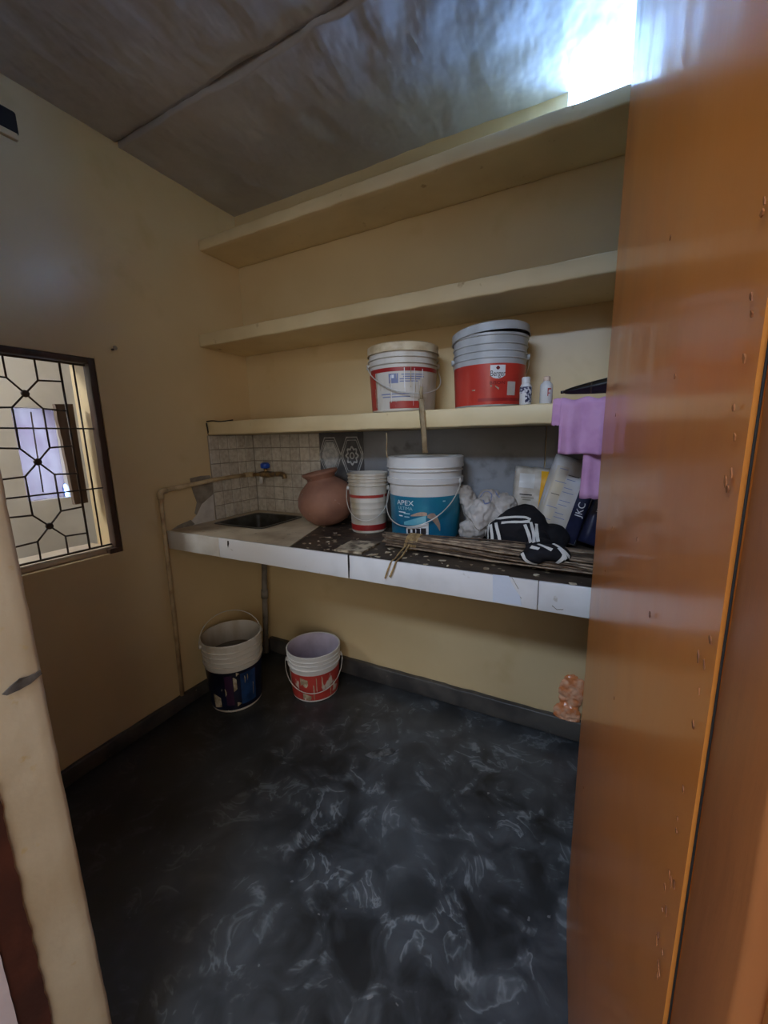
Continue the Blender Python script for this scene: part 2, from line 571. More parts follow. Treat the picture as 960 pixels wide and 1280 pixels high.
def floor_material():
    m = mat('smeared_dark_cement_floor', (0.016, 0.017, 0.018, 1), 0.34, (0.04, 0.043, 0.047, 1), 2.0, (0.38, 0.72), detail=8, dist=0.6,
            bump=0.12, bscale=22, bdist=0.003, rough2=0.42)
    nt = m.node_tree
    p = nt.nodes['Principled BSDF']
    src = p.inputs['Base Color'].links[0].from_socket
    geo = nt.nodes.new('ShaderNodeNewGeometry')
    # swirled chalky smears left by a wet cloth
    n1 = nt.nodes.new('ShaderNodeTexNoise')
    n1.inputs['Scale'].default_value = 7.0
    n1.inputs['Detail'].default_value = 3
    n1.inputs['Distortion'].default_value = 2.2
    n2 = nt.nodes.new('ShaderNodeTexNoise')
    n2.inputs['Scale'].default_value = 2.6
    n2.inputs['Detail'].default_value = 3
    n3 = nt.nodes.new('ShaderNodeTexNoise')
    n3.inputs['Scale'].default_value = 34
    n3.inputs['Detail'].default_value = 2
    n4 = nt.nodes.new('ShaderNodeTexNoise')
    n4.inputs['Scale'].default_value = 8.5
    n4.inputs['Detail'].default_value = 5
    n4.inputs['Distortion'].default_value = 0.8
    for n in (n1, n2, n3, n4):
        nt.links.new(geo.outputs['Position'], n.inputs['Vector'])

    def ramp(n, st):
        r = nt.nodes.new('ShaderNodeValToRGB')
        e = r.color_ramp.elements
        e[0].position, e[0].color = st[0][0], (st[0][1],) * 3 + (1,)
        e[1].position, e[1].color = st[1][0], (st[1][1],) * 3 + (1,)
        for pos, v in st[2:]:
            q = e.new(pos)
            q.color = (v,) * 3 + (1,)
        nt.links.new(n.outputs['Fac'], r.inputs[0])
        return r.outputs[0]
    band = ramp(n1, [(0.49, 0), (0.62, 0), (0.53, 0.9), (0.56, 0.25)])
    brk = ramp(n4, [(0.50, 0), (0.60, 1)])
    cloud = ramp(n4, [(0.40, 0), (0.75, 1)])
    big = ramp(n2, [(0.42, 0), (0.66, 1)])
    dots = ramp(n3, [(0.73, 0), (0.755, 1)])

    def mul(a, b):
        k = nt.nodes.new('ShaderNodeMath')
        k.operation = 'MULTIPLY'
        nt.links.new(a, k.inputs[0])
        if isinstance(b, float):
            k.inputs[1].default_value = b
        else:
            nt.links.new(b, k.inputs[1])
        return k.outputs[0]

    def mix(a, fac, col):
        x = nt.nodes.new('ShaderNodeMix')
        x.data_type = 'RGBA'
        nt.links.new(fac, x.inputs[0])
        nt.links.new(a, x.inputs[6])
        x.inputs[7].default_value = col
        return x.outputs[2]
    # whitish smears plus bluish skylight sheen painted into the colour, mid-floor
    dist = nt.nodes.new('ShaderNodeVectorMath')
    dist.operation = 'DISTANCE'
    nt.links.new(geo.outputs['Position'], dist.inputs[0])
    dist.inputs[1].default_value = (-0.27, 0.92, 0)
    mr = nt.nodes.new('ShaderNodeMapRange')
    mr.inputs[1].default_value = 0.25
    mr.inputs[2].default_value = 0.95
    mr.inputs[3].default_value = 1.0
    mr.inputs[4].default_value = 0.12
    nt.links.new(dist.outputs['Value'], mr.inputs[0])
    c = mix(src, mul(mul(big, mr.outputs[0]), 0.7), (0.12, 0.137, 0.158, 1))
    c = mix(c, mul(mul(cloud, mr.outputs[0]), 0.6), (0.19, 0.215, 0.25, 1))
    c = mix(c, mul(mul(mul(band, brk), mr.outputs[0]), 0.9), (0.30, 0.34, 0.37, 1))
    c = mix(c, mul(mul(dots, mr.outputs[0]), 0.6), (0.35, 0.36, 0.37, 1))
    nt.links.new(c, p.inputs['Base Color'])
    return m


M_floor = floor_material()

# ------------------------------------------------------------------ the room shell
XL, XR, YF, YB, ZC = -1.67, 0.30, 0.25, 1.65, 2.447
VX0, VZ0 = -0.145, 2.157           # ventilator opening in the back wall
WY0, WY1, WZ0, WZ1 = 0.34, 0.895, 0.82, 1.562   # window opening in the left wall

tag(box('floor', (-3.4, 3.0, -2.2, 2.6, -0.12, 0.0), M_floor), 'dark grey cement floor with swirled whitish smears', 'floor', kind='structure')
wb_ = boxes('wall_back', [(XL - 0.2, XR + 0.2, YB, YB + 0.2, 0, VZ0), (XL - 0.2, VX0, YB, YB + 0.2, VZ0, 2.7), (XR, XR + 0.2, YB, YB + 0.2, VZ0, 2.7)], M_wall)
tag(wb_, 'cream painted back wall behind the shelves', 'wall', kind='structure')
wl_ = boxes('wall_left', [(XL - 0.18, XL, -0.0 + 0.02, WY0, 0, 2.7), (XL - 0.18, XL, WY1, YB, 0, 2.7),
                          (XL - 0.18, XL, WY0, WY1, 0, WZ0), (XL - 0.18, XL, WY0, WY1, WZ1, 2.7)], M_wall)
tag(wl_, 'cream enamelled left wall with grille window', 'wall', kind='structure')
tag(box('wall_right', (XR, XR + 0.2, 0.02, YB, 0, 2.7), M_wall), 'cream wall behind the open brown door', 'wall', kind='structure')

# front wall: worn reveal left of the doorway
DX0 = -0.73
wf = rough_box('wall_front', (-1.66, DX0, 0.03, YF, 0.0, 2.44), M_wallr, step=0.022, amp=0.0012, bevel=0.008, freq=38)
tag(wf, 'worn cream plastered doorway wall at the left edge', 'wall', kind='structure')
box('lintel', (DX0, 0.30, 0.03, YF, 2.10, 2.44), M_wallr, wf)
box('pier', (0.135, 0.30, 0.03, YF, 0.0, 2.10), M_wallr, wf)
# gouge in the reveal
bm = bmesh.new()
gp = [at_x(2, 868, DX0 + 0.003), at_x(12, 858, DX0 + 0.004), at_x(24, 848, DX0 + 0.004), at_x(36, 845, DX0 + 0.003), at_x(50, 838, DX0 + 0.002),
      at_x(52, 842, DX0 + 0.002), at_x(38, 854, DX0 + 0.004), at_x(24, 862, DX0 + 0.004), at_x(8, 869, DX0 + 0.004)]
bm.faces.new([bm.verts.new(p) for p in gp])
bm.normal_update()
bmesh.ops.solidify(bm, geom=bm.faces[:], thickness=0.002)
link('gouge', to_mesh(bm), M_gouge, wf)

# brown frame strip and lilac strip on the doorway's left side
def jag_strip(name, y0, y1, x0, x1, m, amp):
    bm = bmesh.new()
    g = []
    for i in range(121):
        z = 2.1 * i / 120
        j = amp * noise.noise((z * 40, 3, 1)) + amp * 0.6 * noise.noise((z * 110, 1, 1))
        g.append([bm.verts.new(p) for p in ((x0, y0, z), (x0, y1 + j, z), (x1, y1 + j, z), (x1, y0, z))])
    for a, b in zip(g[:-1], g[1:]):
        for k in range(4):
            bm.faces.new((a[k], a[(k + 1) % 4], b[(k + 1) % 4], b[k]))
    bm.faces.new(g[0])
    bm.faces.new(g[-1][::-1])
    return link(name, to_mesh(bm), m)


tag(jag_strip('trim_1', 0.10, 0.172, DX0 - 0.01, DX0 + 0.004, M_darkpaint, 0.003), 'dark red-brown painted doorway strip at lower left', 'trim', kind='structure')
tag(jag_strip('trim_2', 0.035, 0.136, DX0 - 0.012, DX0 + 0.006, M_lilacpaint, 0.0006), 'lilac white painted strip at the bottom left corner', 'trim', kind='structure')

# ceiling: two slabs with a ragged joint, mortar ridges
ce = thing('ceiling', (0, 0, 2.44), 'grey wrinkled painted slab ceiling', 'ceiling', kind='structure')


def slab(name, x0, x1, y0, y1, z, amp):
    bm = bmesh.new()
    nx, ny = 110, 70
    g = []
    for i in range(nx + 1):
        r = []
        for j in range(ny + 1):
            x, y = x0 + (x1 - x0) * i / nx, y0 + (y1 - y0) * j / ny
            q = Vector((x * 3.2, y * 2.2, 5))
            d = 0.5 * noise.noise(q) + 0.6 * max(0, 0.25 - abs(noise.noise(q * 1.6 + Vector((0, 0, 9))))) + 0.2 * noise.noise(q * 4)
            edge = min(1, max(0, (y1 - y) / 0.04)) * min(1, (y - y0) / 0.02 if y0 > 0.3 else 1)
            r.append(bm.verts.new((x, y, z - amp * d * edge * (0.25 + 0.75 * min(1, max(0, (x + 1.5) / 1.0))))))
        g.append(r)
    for i in range(nx):
        for j in range(ny):
            bm.faces.new((g[i][j], g[i][j + 1], g[i + 1][j + 1], g[i + 1][j]))
    o = link(name, to_mesh(bm), M_ceil, ce, smooth=True)
    md = o.modifiers.new('thick', 'SOLIDIFY')
    md.thickness = 0.1
    md.offset = -1
    return o


slab('ceiling_slab', XL - 0.1, XR + 0.1, 1.088, 1.85, 2.450, 0.02)
slab('ceiling_slab', XL - 0.1, XR + 0.1, -0.02, 1.084, 2.462, 0.02)
box('roof_deck', (XL - 0.25, XR + 0.2, -0.05, 1.85, 2.60, 2.7), M_soot, ce)
for a, b in (((278, 88), (392, 205)), ((160, 40), (205, 76))):
    p, q = at_z(*a, 2.447), at_z(*b, 2.447)
    if a[0] == 160:
        p, q = at_z(*a, 2.46), at_z(*b, 2.46)
    path = [p.lerp(q, i / 12) + Vector((0.003 * noise.noise((i, 1, 2)), 0, -0.006)) for i in range(13)]
    tube('mortar_ridge', path, 0.004, M_ridge, ce, n=6, rr=[0.002 + 0.003 * math.sin(math.pi * i / 12) for i in range(13)])
for a, b, r in (((142, 136), (152, 131), 0.006), ((172, 117), (183, 110), 0.009), ((193, 107), (196, 104), 0.006)):
    p, q = at_z(*a, 2.455), at_z(*b, 2.455)
    tube('joint_gap', [p, p.lerp(q, .5), q], r, M_soot, ce, n=8, rr=[r * .4, r, r * .5])

# skirtings
def skirt(name, pts, label):
    o = rough_box(name, pts, M_skirt, step=0.04, amp=0.003, bevel=0.006)
    return tag(o, label, 'skirting', kind='structure')


skirt('baseboard_back', (XL + 0.025, XR, YB - 0.028, YB, 0.0, 0.088), 'rough dark cement skirting along the back wall')
skirt('baseboard_left', (XL, XL + 0.022, YF, YB, 0.0, 0.066), 'rough dark cement skirting along the left wall')

# ------------------------------------------------------------------ unseen shell added to block sky light, and side room behind the grille
M_out = mat('block_plaster', srgb(196, 178, 146), 0.7)
orr = thing('wall_light_block', (0, -2.0, 0), 'unseen plain shell around the doorway, added to block sky light', 'wall', kind='structure')
boxes('block_wall', [(-1.9, 2.2, -2.2, -2.0, 0, 2.9), (2.0, 2.2, -2.0, 0.02, 0, 2.9), (-1.95, -1.86, -2.0, 0.02, 0, 2.9)], M_out, orr)
box('block_ceiling', (-1.95, 2.2, -2.2, 0.02, 2.75, 2.9), M_out, orr)
boxes('block_front_wall', [(0.5, 2.0, -0.05, 0.02, 0, 2.75), (-1.86, -1.66, -0.05, 0.02, 0, 2.75)], M_out, orr)

sr = thing('wall_side_room', (-3.0, 1, 0), 'pale wall of the neighbouring room seen through the grille', 'wall', kind='structure')
SX = -3.0
a_, b_ = (1.115, 0.912), (1.345, 1.470)
boxes('far_wall', [(SX - 0.15, SX, -0.6, a_[0], 0, 2.9), (SX - 0.15, SX, b_[0], 2.6, 0, 2.9),
                   (SX - 0.15, SX, a_[0], b_[0], 0, a_[1]), (SX - 0.15, SX, a_[0], b_[0], b_[1], 2.9)], M_side, sr)
boxes('side_wall', [(SX, XL - 0.18, 2.45, 2.6, 0, 2.9), (SX, XL - 0.18, -0.75, -0.6, 0, 2.9)], M_side, sr)
box('side_ceiling', (SX - 0.15, XL - 0.18, -0.75, 2.6, 2.75, 2.9), M_side, sr)
# extension of the shared wall beyond the kitchen
boxes('shared_wall', [(XL - 0.18, XL - 0.02, 1.86, 2.6, 0, 2.9), (XL - 0.25, XL - 0.19, -0.75, 0.02, 0, 2.9)], M_side, sr)


# far window hung with a lilac sheet
def sheet_material(k=1.0):
    m = bpy.data.materials.new('lilac_translucent_sheet')
    m.use_nodes = True
    nt = m.node_tree
    for n in list(nt.nodes):
        nt.nodes.remove(n)
    out = nt.nodes.new('ShaderNodeOutputMaterial')
    d = nt.nodes.new('ShaderNodeBsdfDiffuse')
    d.inputs[0].default_value = srgb(206, 196, 226)
    t = nt.nodes.new('ShaderNodeBsdfTranslucent')
    n = nt.nodes.new('ShaderNodeTexNoise')
    n.inputs['Scale'].default_value = 9
    g = nt.nodes.new('ShaderNodeNewGeometry')
    nt.links.new(g.outputs['Position'], n.inputs['Vector'])
    r = nt.nodes.new('ShaderNodeValToRGB')
    r.color_ramp.elements[0].color = (0.0215 * k, 0.0098 * k, 0.0066 * k, 1)
    r.color_ramp.elements[0].position = 0.35
    r.color_ramp.elements[1].color = (0.029 * k, 0.0148 * k, 0.0090 * k, 1)
    r.color_ramp.elements[1].position = 0.65
    nt.links.new(n.outputs['Fac'], r.inputs[0])
    nt.links.new(r.outputs[0], t.inputs[0])
    mx = nt.nodes.new('ShaderNodeMixShader')
    mx.inputs[0].default_value = 0.8
    nt.links.new(d.outputs[0], mx.inputs[1])
    nt.links.new(t.outputs[0], mx.inputs[2])
    nt.links.new(mx.outputs[0], out.inputs[0])
    return m


w2 = thing('window_2', (SX, a_[0], a_[1]), 'small far window covered by a bright lilac sheet', 'window', kind='structure')
M_sheet = sheet_material()
bm = bmesh.new()
g = []
for i in range(31):
    r = []
    for j in range(21):
        y = a_[0] + (b_[0] - a_[0]) * i / 30
        z = a_[1] + (b_[1] - a_[1]) * j / 20
        if i == 30 and j < 3:
            y -= 0.02
        r.append(bm.verts.new((SX - 0.06 + 0.006 * math.sin(y * 60 + z * 6) + 0.012 * noise.noise((y * 9, z * 5, 2)), y, z)))
    g.append(r)
for i in range(30):
    for j in range(20):
        bm.faces.new((g[i][j], g[i + 1][j], g[i + 1][j + 1], g[i][j + 1]))
link('sheet', to_mesh(bm), M_sheet, w2, smooth=True)
tube('window_rod', [at_x(38.5, 515, SX - 0.03), at_x(46, 565, SX - 0.03), at_x(54, 615, SX - 0.03)], 0.004, M_iron, w2, n=6)
# ------------------------------------------------------------------ grille window in the left wall
w1 = thing('window_1', (XL, 0.62, WZ0), 'old window with wrought iron grille in left wall', 'window', kind='structure')
FX0, FX1 = -1.712, -1.671
rough_box('frame_side', (FX0, FX1, 0.872, 0.895, WZ0, WZ1), M_wood_frame, w1, amp=0.002, bevel=0.003)
rough_box('frame_side', (FX0, FX1, WY0, 0.363, WZ0, WZ1), M_wood_frame, w1, amp=0.002, bevel=0.003)
rough_box('frame_top', (FX0, FX1, 0.363, 0.872, 1.542, WZ1), M_wood_frame, w1, amp=0.002, bevel=0.003)
rough_box('window_sill', (XL - 0.175, FX1 - 0.02, 0.363, 0.872, WZ0, 0.842), M_wallr, w1, amp=0.002, bevel=0.004)
box('frame_shoe', (FX0, FX1 + 0.002, 0.845, 0.893, WZ0 - 0.002, 0.838), M_wood_frame, w1, bevel=0.002)
# raised plaster band round the opening
boxes('plaster_band', [(XL - 0.001, XL + 0.002, 0.895, 0.945, 0.775, 1.57), (XL - 0.001, XL + 0.002, 0.26, 0.895, 0.775, 0.818)], M_wall, w1)
GX = -1.70
bars = []
YBS, ZB = (0.678, 0.4505), (1.42, 1.1925, 0.965)
zt, zb, hw, nd, nv = 1.537, 0.85, 0.1138, 0.042, 0.047
gr = []


def bar(p, q, r=0.0032):
    gr.append(((GX, p[0], p[1]), (GX, q[0], q[1]), r))


bar((0.363, zt), (0.872, zt), .004)
bar((0.363, zb), (0.872, zb), .004)
bar((0.792, zt), (0.792, zb), .004)
bar((0.835, zt), (0.835, zb))
for z in (1.3063, 1.0788):
    bar((0.363, z), (0.885, z), .003)
for yb in YBS:
    for k, z in enumerate(ZB):
        for sy in (-1, 1):
            for sz in (-1, 1):
                bar((yb, z), (yb + sy * nd, z + sz * nv))
                ye = yb + sy * hw
                bar((yb + sy * nd, z + sz * nv), (ye, z + sz * (nv + 0.004)))
    for sy in (-1, 1):
        y = yb + sy * nd
        zs = [zt, ZB[0] + nv, ZB[0] - nv, ZB[1] + nv, ZB[1] - nv, ZB[2] + nv, ZB[2] - nv, zb]
        for a, b in zip(zs[0::2], zs[1::2]):
            bar((y, a), (y, b))
for p, q, r in gr:
    tube('grille_bar', [p, q], r, M_iron, w1, n=6)
for yb in YBS:
    for z in ZB:
        o = lathe('grille_boss', [(0, -0.006), (0.011, -0.005), (0.0125, 0), (0.011, 0.005), (0, 0.007)], (GX, yb, z), M_iron, w1, n=12,
                  tilt=Matrix.Rotation(math.pi / 2, 4, 'Y'))

# plank standing behind the grille
bm = bmesh.new()
pl = [at_x(x, y, -1.79) for x, y in ((68.5, 505), (91, 505), (110.5, 628), (94, 631))]
n = 14
rows = []
for i in range(n + 1):
    t = i / n
    l = pl[0].lerp(pl[3], t)
    r = pl[1].lerp(pl[2], t)
    l = l + Vector((0, 0.003 * noise.noise((i * .7, 0, 0)), 0))
    rows.append((l, r))
for i in range(n):
    pass
vs = []
for l, r in rows:
    vs.append([bm.verts.new(l), bm.verts.new(r), bm.verts.new(r + Vector((-0.02, 0, 0))), bm.verts.new(l + Vector((-0.02, 0, 0)))])
for a, b in zip(vs[:-1], vs[1:]):
    for k in range(4):
        bm.faces.new((a[k], a[(k + 1) % 4], b[(k + 1) % 4], b[k]))
bm.faces.new(vs[0])
bm.faces.new(vs[-1][::-1])
tag(link('wooden_plank', to_mesh(bm), M_plank), 'weathered brown plank wedged upright behind the window grille', 'plank')

# small fixtures on the left wall
pk = thing('wall_peg_block', (XL, 0.745, 2.17), 'dark wooden block stuck in left wall near ceiling', 'block')
p = [at_x(0, 133, XL), at_x(18, 138, XL), at_x(18, 170, XL)]
box('block', (XL - 0.02, XL + 0.006, 0.70, 0.772, 2.205, 2.272), M_soot, pk, bevel=0.008)
box('ledge', (XL - 0.01, XL + 0.014, 0.70, 0.764, 2.186, 2.206), M_pipe, pk, bevel=0.004)
c = at_x(140, 437, XL)
nl = thing('wall_nail', tuple(c), 'small bent nail in left wall beside window top', 'nail')
tube('shank', [c - Vector((0.01, 0, 0)), c + Vector((0.012, 0, 0)), c + Vector((0.02, 0, 0.004))], 0.004, M_iron, nl, n=6)
lathe('head', [(0, 0), (0.008, 0), (0.008, 0.003), (0, 0.004)], c + Vector((0.02, 0, 0.004)), M_patch, nl, n=10, tilt=Matrix.Rotation(math.pi / 2, 4, 'Y'))

# broken plaster by the counter
def poly_patch(name, pts, m, parent, nrm, th=0.002, z=0.0):
    bm = bmesh.new()
    f = bm.faces.new([bm.verts.new(p) for p in pts])
    f.normal_update()
    r = bmesh.ops.extrude_face_region(bm, geom=[f])
    for v in r['geom']:
        if isinstance(v, bmesh.types.BMVert):
            v.co += Vector(nrm) * th
    return link(name, to_mesh(bm), m, parent)


poly_patch('cement_patch', [at_x(x, y, XL + .0005) for x, y in ((237, 598), (250, 595), (262, 594), (266, 604), (267, 628), (262, 640), (252, 648), (243, 642), (246, 628), (240, 612))], M_patch, wl_, (1, 0, 0), 0.002)
poly_patch('putty_patch', [at_x(x, y, XL + .001) for x, y in ((266, 618), (269, 655), (243, 657), (236, 655), (246, 643), (252, 630))], M_putty, wl_, (1, 0, 0), 0.003)
poly_patch('crumbled_edge', [at_x(x, y, XL + .001) for x, y in ((212, 664), (222, 657), (238, 650), (243, 655), (232, 661), (216, 666))], M_patch, wl_, (1, 0, 0), 0.004)

# ------------------------------------------------------------------ the three built-in shelves
def shelf(y0, z0, z1, x1, label):
    o = rough_box('concrete_shelf', (XL, x1, y0, YB, z0, z1), M_shelf, step=0.028, amp=0.0022, bevel=0.005, freq=11)
    return tag(o, label, 'shelf', 'built-in concrete shelves')


shelf(1.416, 2.112, 2.157, XR, 'topmost cream concrete shelf, just under the bright ventilator')
shelf(1.364, 1.684, 1.738, XR, 'middle cream concrete shelf, empty, above the paint buckets')
ls = shelf(1.360, 1.279, 1.341, XR, 'lowest cream concrete shelf, carrying two paint buckets and bottles')
tube('grime_line', smooth_path([at(258, 527, 1.362), at(266, 526, 1.362), at(276, 527, 1.362), at(291, 525, 1.362)], 4), 0.003, M_soot, ls, n=6)
tube('grime_line', smooth_path([at(258, 529, 1.358), at(260, 540, 1.358), at(262, 556, 1.40)], 4), 0.003, M_soot, ls, n=6)

# ------------------------------------------------------------------ backsplash under the lowest shelf
CZ, CZ0, CY = 0.858, 0.777, 1.09
bk = thing('backsplash', (-1.2, YB, CZ), 'tiled and stone clad backsplash above the counter', 'backsplash', kind='structure')
box('grout_bed', (XL + 0.006, -1.213, YB - 0.006, YB, CZ, 1.277), M_grout, bk)
box('grout_bed', (XL, XL + 0.006, 1.355, YB, CZ, 1.277), M_grout, bk)
NB, NR = 7, 6
w, h = (-1.213 - XL - 0.012) / NB, (1.277 - CZ) / NR
proto = {}
for i in range(NB):
    for j in range(NR):
        x0, z0 = XL + 0.012 + i * w, CZ + j * h
        k = (i * 7 + j * 3) % 3
        key = ('b', k)
        c0 = Vector((x0 + w / 2, YB - 0.006, z0 + h / 2))
        if key not in proto:
            o = box('tile', (x0 + 0.0022, x0 + w - 0.0022, YB - 0.0095, YB - 0.005, z0 + 0.0022, z0 + h - 0.0022), M_mosaic[k], bk, bevel=0.0012, seg=1)
            proto[key] = (o, c0)
        else:
            s, sc = proto[key]
            o = s.copy()
            COL.objects.link(o)
            o.location = s.location + (c0 - sc)
NL = 5
wl = (YB - 0.008 - 1.355) / NL
for i in range(NL):
    for j in range(NR):
        y0, z0 = 1.355 + i * wl, CZ + j * h
        k = (i * 5 + j * 2) % 3
        key = ('l', k)
        c0 = Vector((XL, y0 + wl / 2, z0 + h / 2))
        if key not in proto:
            o = box('tile', (XL + 0.005, XL + 0.0095, y0 + 0.0022, y0 + wl - 0.0022, z0 + 0.0022, z0 + h - 0.0022), M_mosaic[k], bk, bevel=0.0012, seg=1)
            proto[key] = (o, c0)
        else:
            s, sc = proto[key]
            o = s.copy()
            COL.objects.link(o)
            o.location = s.location + (c0 - sc)
# patterned tile
dt = box('patterned_tile', (-1.211, -0.957, YB - 0.010, YB, 1.020, 1.277), M_deco, bk, bevel=0.001)
box('patterned_tile', (-1.211, -0.957, YB - 0.010, YB, CZ, 1.018), M_deco, bk, bevel=0.001)


def ring_print(cx, cz, pts, wd, m, name='print', y=YB - 0.0112):
    bm = bmesh.new()
    n = len(pts)
    outer, inner = [], []
    for a, b in pts:
        r = math.hypot(a, b)
        outer.append(bm.verts.new((cx + a, y, cz + b)))
        k = max(0.05, (r - wd) / r)
        inner.append(bm.verts.new((cx + a * k, y, cz + b * k)))
    for i in range(n):
        j = (i + 1) % n
        bm.faces.new((outer[i], outer[j], inner[j], inner[i]))
    bm.normal_update()
    bmesh.ops.solidify(bm, geom=bm.faces[:], thickness=0.0006)
    return link(name, to_mesh(bm), m, dt)


def ngon(r, n, a0=0, ry=None):
    ry = ry or r
    return [(r * math.cos(a0 + 2 * math.pi * i / n), ry * math.sin(a0 + 2 * math.pi * i / n)) for i in range(n)]


R2 = 0.063
for cx, fancy in ((-1.150, False), (-1.022, True)):
    cz = 1.165
    oct_ = [(R2, 0.012), (0.03, 0.09), (-0.03, 0.09), (-R2, 0.012), (-R2, -0.012), (-0.03, -0.09), (0.03, -0.09), (R2, -0.012)]
    ring_print(cx, cz, oct_, 0.006, M_print)
    ring_print(cx, cz, [(a * .84, b * .84) for a, b in oct_], 0.004, M_print)
    if fancy:
        ring_print(cx, cz, [((0.034 + 0.005 * math.cos(8 * t)) * math.cos(t), (0.042 + 0.005 * math.cos(8 * t)) * math.sin(t)) for t in [2 * math.pi * i / 48 for i in range(48)]], 0.010, M_print)
        ring_print(cx, cz, ngon(0.014, 14, 0, 0.017), 0.006, M_print)
    else:
        poly_patch('print', [Vector((cx + a * .74, YB - 0.0104, cz + b * .74)) for a, b in oct_], M_print, dt, (0, -1, 0), 0.0006)
ring_print(-1.086, 1.165, ngon(0.009, 4), 0.006, M_print)
# stone slabs
box('stone_slab', (-0.955, -0.160, YB - 0.012, YB, CZ, 1.277), M_slate, bk, bevel=0.001)
box('stone_slab', (-0.156, XR, YB - 0.013, YB, CZ, 1.277), M_slate, bk, bevel=0.001)

# ------------------------------------------------------------------ counter with sink
ct = thing('kitchen_counter', (-0.7, 1.37, CZ0), 'long built-in counter with white tiled edge and sink', 'counter')
SX0, SX1, SY0, SY1 = -1.590, -1.292, 1.285, 1.565
JX = -0.985


def slabpoly(name, polys, z0, z1, m):
    bm = bmesh.new()
    for poly in polys:
        f = bm.faces.new([bm.verts.new((x, y, z1)) for x, y in poly])
        r = bmesh.ops.extrude_face_region(bm, geom=[f])
        for v in r['geom']:
            if isinstance(v, bmesh.types.BMVert):
                v.co.z = z0
    return link(name, to_mesh(bm), m, ct)


JF, JB = -0.973, -1.150
JSY = lambda y: JF + (JB - JF) * (y - CY) / (YB - CY)
slabpoly('marble_top', [[(XL, CY + .008), (JSY(CY + .008), CY + .008), (JSY(SY0), SY0), (XL, SY0)],
                        [(XL, SY0), (SX0, SY0), (SX0, SY1), (XL, SY1)],
                        [(SX1, SY0), (JSY(SY0), SY0), (JSY(SY1), SY1), (SX1, SY1)],
                        [(XL, SY1), (JSY(SY1), SY1), (JSY(YB), YB), (XL, YB)]], CZ0 + 0.01, CZ, M_marble)
slabpoly('stone_top', [[(JF, CY + .008), (XR, CY + .008), (XR, YB), (JB, YB)]], CZ0 + 0.01, CZ - 0.003, M_dirty)
for x0, x1, mm in ((XL, -1.340, M_old_tile), (-1.338, -0.713, M_white_tile), (-0.708, -0.106, M_white_tile), (-0.104, XR, M_white_tile)):
    rough_box('edge_tile', (x0, x1, CY - 0.001, CY + 0.009, CZ0, CZ + 0.001), mm, ct, step=0.03, amp=0.0008, bevel=0.0015)
# dark worn joint and chips in the tiled edge
poly_patch('open_joint', [at(x, y, CY - .002) for x, y in ((434.5, 693), (436.5, 693), (437.2, 708), (436.6, 722), (435.6, 722), (435.2, 708))], M_soot, ct, (0, -1, 0), 0.0006)
poly_patch('edge_chip', [at(x, y, CY - .002) for x, y in ((284.2, 676), (285.8, 676), (286.2, 680), (285, 684.5), (284.2, 681))], M_soot, ct, (0, -1, 0), 0.0006)
M_tape = mat('glossy_clear_tape', srgb(214, 224, 240), 0.08, coat=1.0, bump=0.5, bscale=50, bdist=0.004)
poly_patch('tape_patch', [at(x, y, CY - .002) for x, y in ((616, 718), (636, 720), (640, 730), (650, 745), (652, 757), (632, 754), (616, 752))], M_tape, ct, (0, -1, 0), 0.0008)
for ps in (((628, 722), (638, 735), (652, 748)), ((690, 757), (696, 762), (704, 762)), ((640, 722), (648, 736))):
    tube('tile_crack', [at(x, y, CY - .002) for x, y in ps], 0.0008, M_patch, ct, n=5)
# loose flakes of paint and mortar on the stone top
fl = []
for i in range(46):
    x = random.uniform(-0.96, 0.0)
    y = random.uniform(1.105, 1.24) if x > -0.66 else random.uniform(1.10, 1.36)
    fl.append((x, y, random.uniform(0.004, 0.014), random.random() * 6))
bm = bmesh.new()
for x, y, s, a in fl:
    k = random.randint(4, 6)
    vs = [bm.verts.new((x + s * random.uniform(.5, 1.2) * math.cos(a + 6.283 * q / k), y + s * random.uniform(.5, 1.2) * math.sin(a + 6.283 * q / k), CZ - 0.0015 + random.uniform(0, .003))) for q in range(k)]
    bm.faces.new(vs)
bm.normal_update()
bmesh.ops.solidify(bm, geom=bm.faces[:], thickness=0.0012)
o = link('paint_flakes', to_mesh(bm), M_flake, ct)
o['kind'] = 'stuff'

# sink bowl
sk = thing('sink', ((SX0 + SX1) / 2, (SY0 + SY1) / 2, 0.70), 'dull steel sink sunk in the counter corner', 'sink')
bm = bmesh.new()
lev = [(-0.004, CZ + 0.0035), (0.006, CZ + 0.0035), (0.010, CZ - 0.004), (0.018, 0.74), (0.035, 0.715), (0.10, 0.712)]
lev = [(-0.012, CZ + 0.0015), (-0.010, CZ + 0.004)] + lev
rings = []
for ins, z in lev:
    x0, x1, y0, y1 = SX0 + ins, SX1 - ins, SY0 + ins, SY1 - ins
    rad = 0.03
    ring = []
    for cx, cy, a0 in ((x1 - rad, y1 - rad, 0), (x0 + rad, y1 - rad, 1), (x0 + rad, y0 + rad, 2), (x1 - rad, y0 + rad, 3)):
        for k in range(5):
            a = (a0 + k / 4) * math.pi / 2
            ring.append(bm.verts.new((cx + rad * math.cos(a), cy + rad * math.sin(a), z)))
    rings.append(ring)
for A, B in zip(rings[:-1], rings[1:]):
    for k in range(len(A)):
        bm.faces.new((A[k], A[(k + 1) % len(A)], B[(k + 1) % len(A)], B[k]))
bm.faces.new(rings[-1])
link('bowl', to_mesh(bm), M_steel, sk, smooth=True)
lathe('drain', [(0.024, 0.0), (0.024, 0.004), (0.018, 0.004), (0.016, 0.001), (0, 0.001)], ((SX0 + SX1) / 2, (SY0 + SY1) / 2, 0.713), M_soot, sk, n=20)

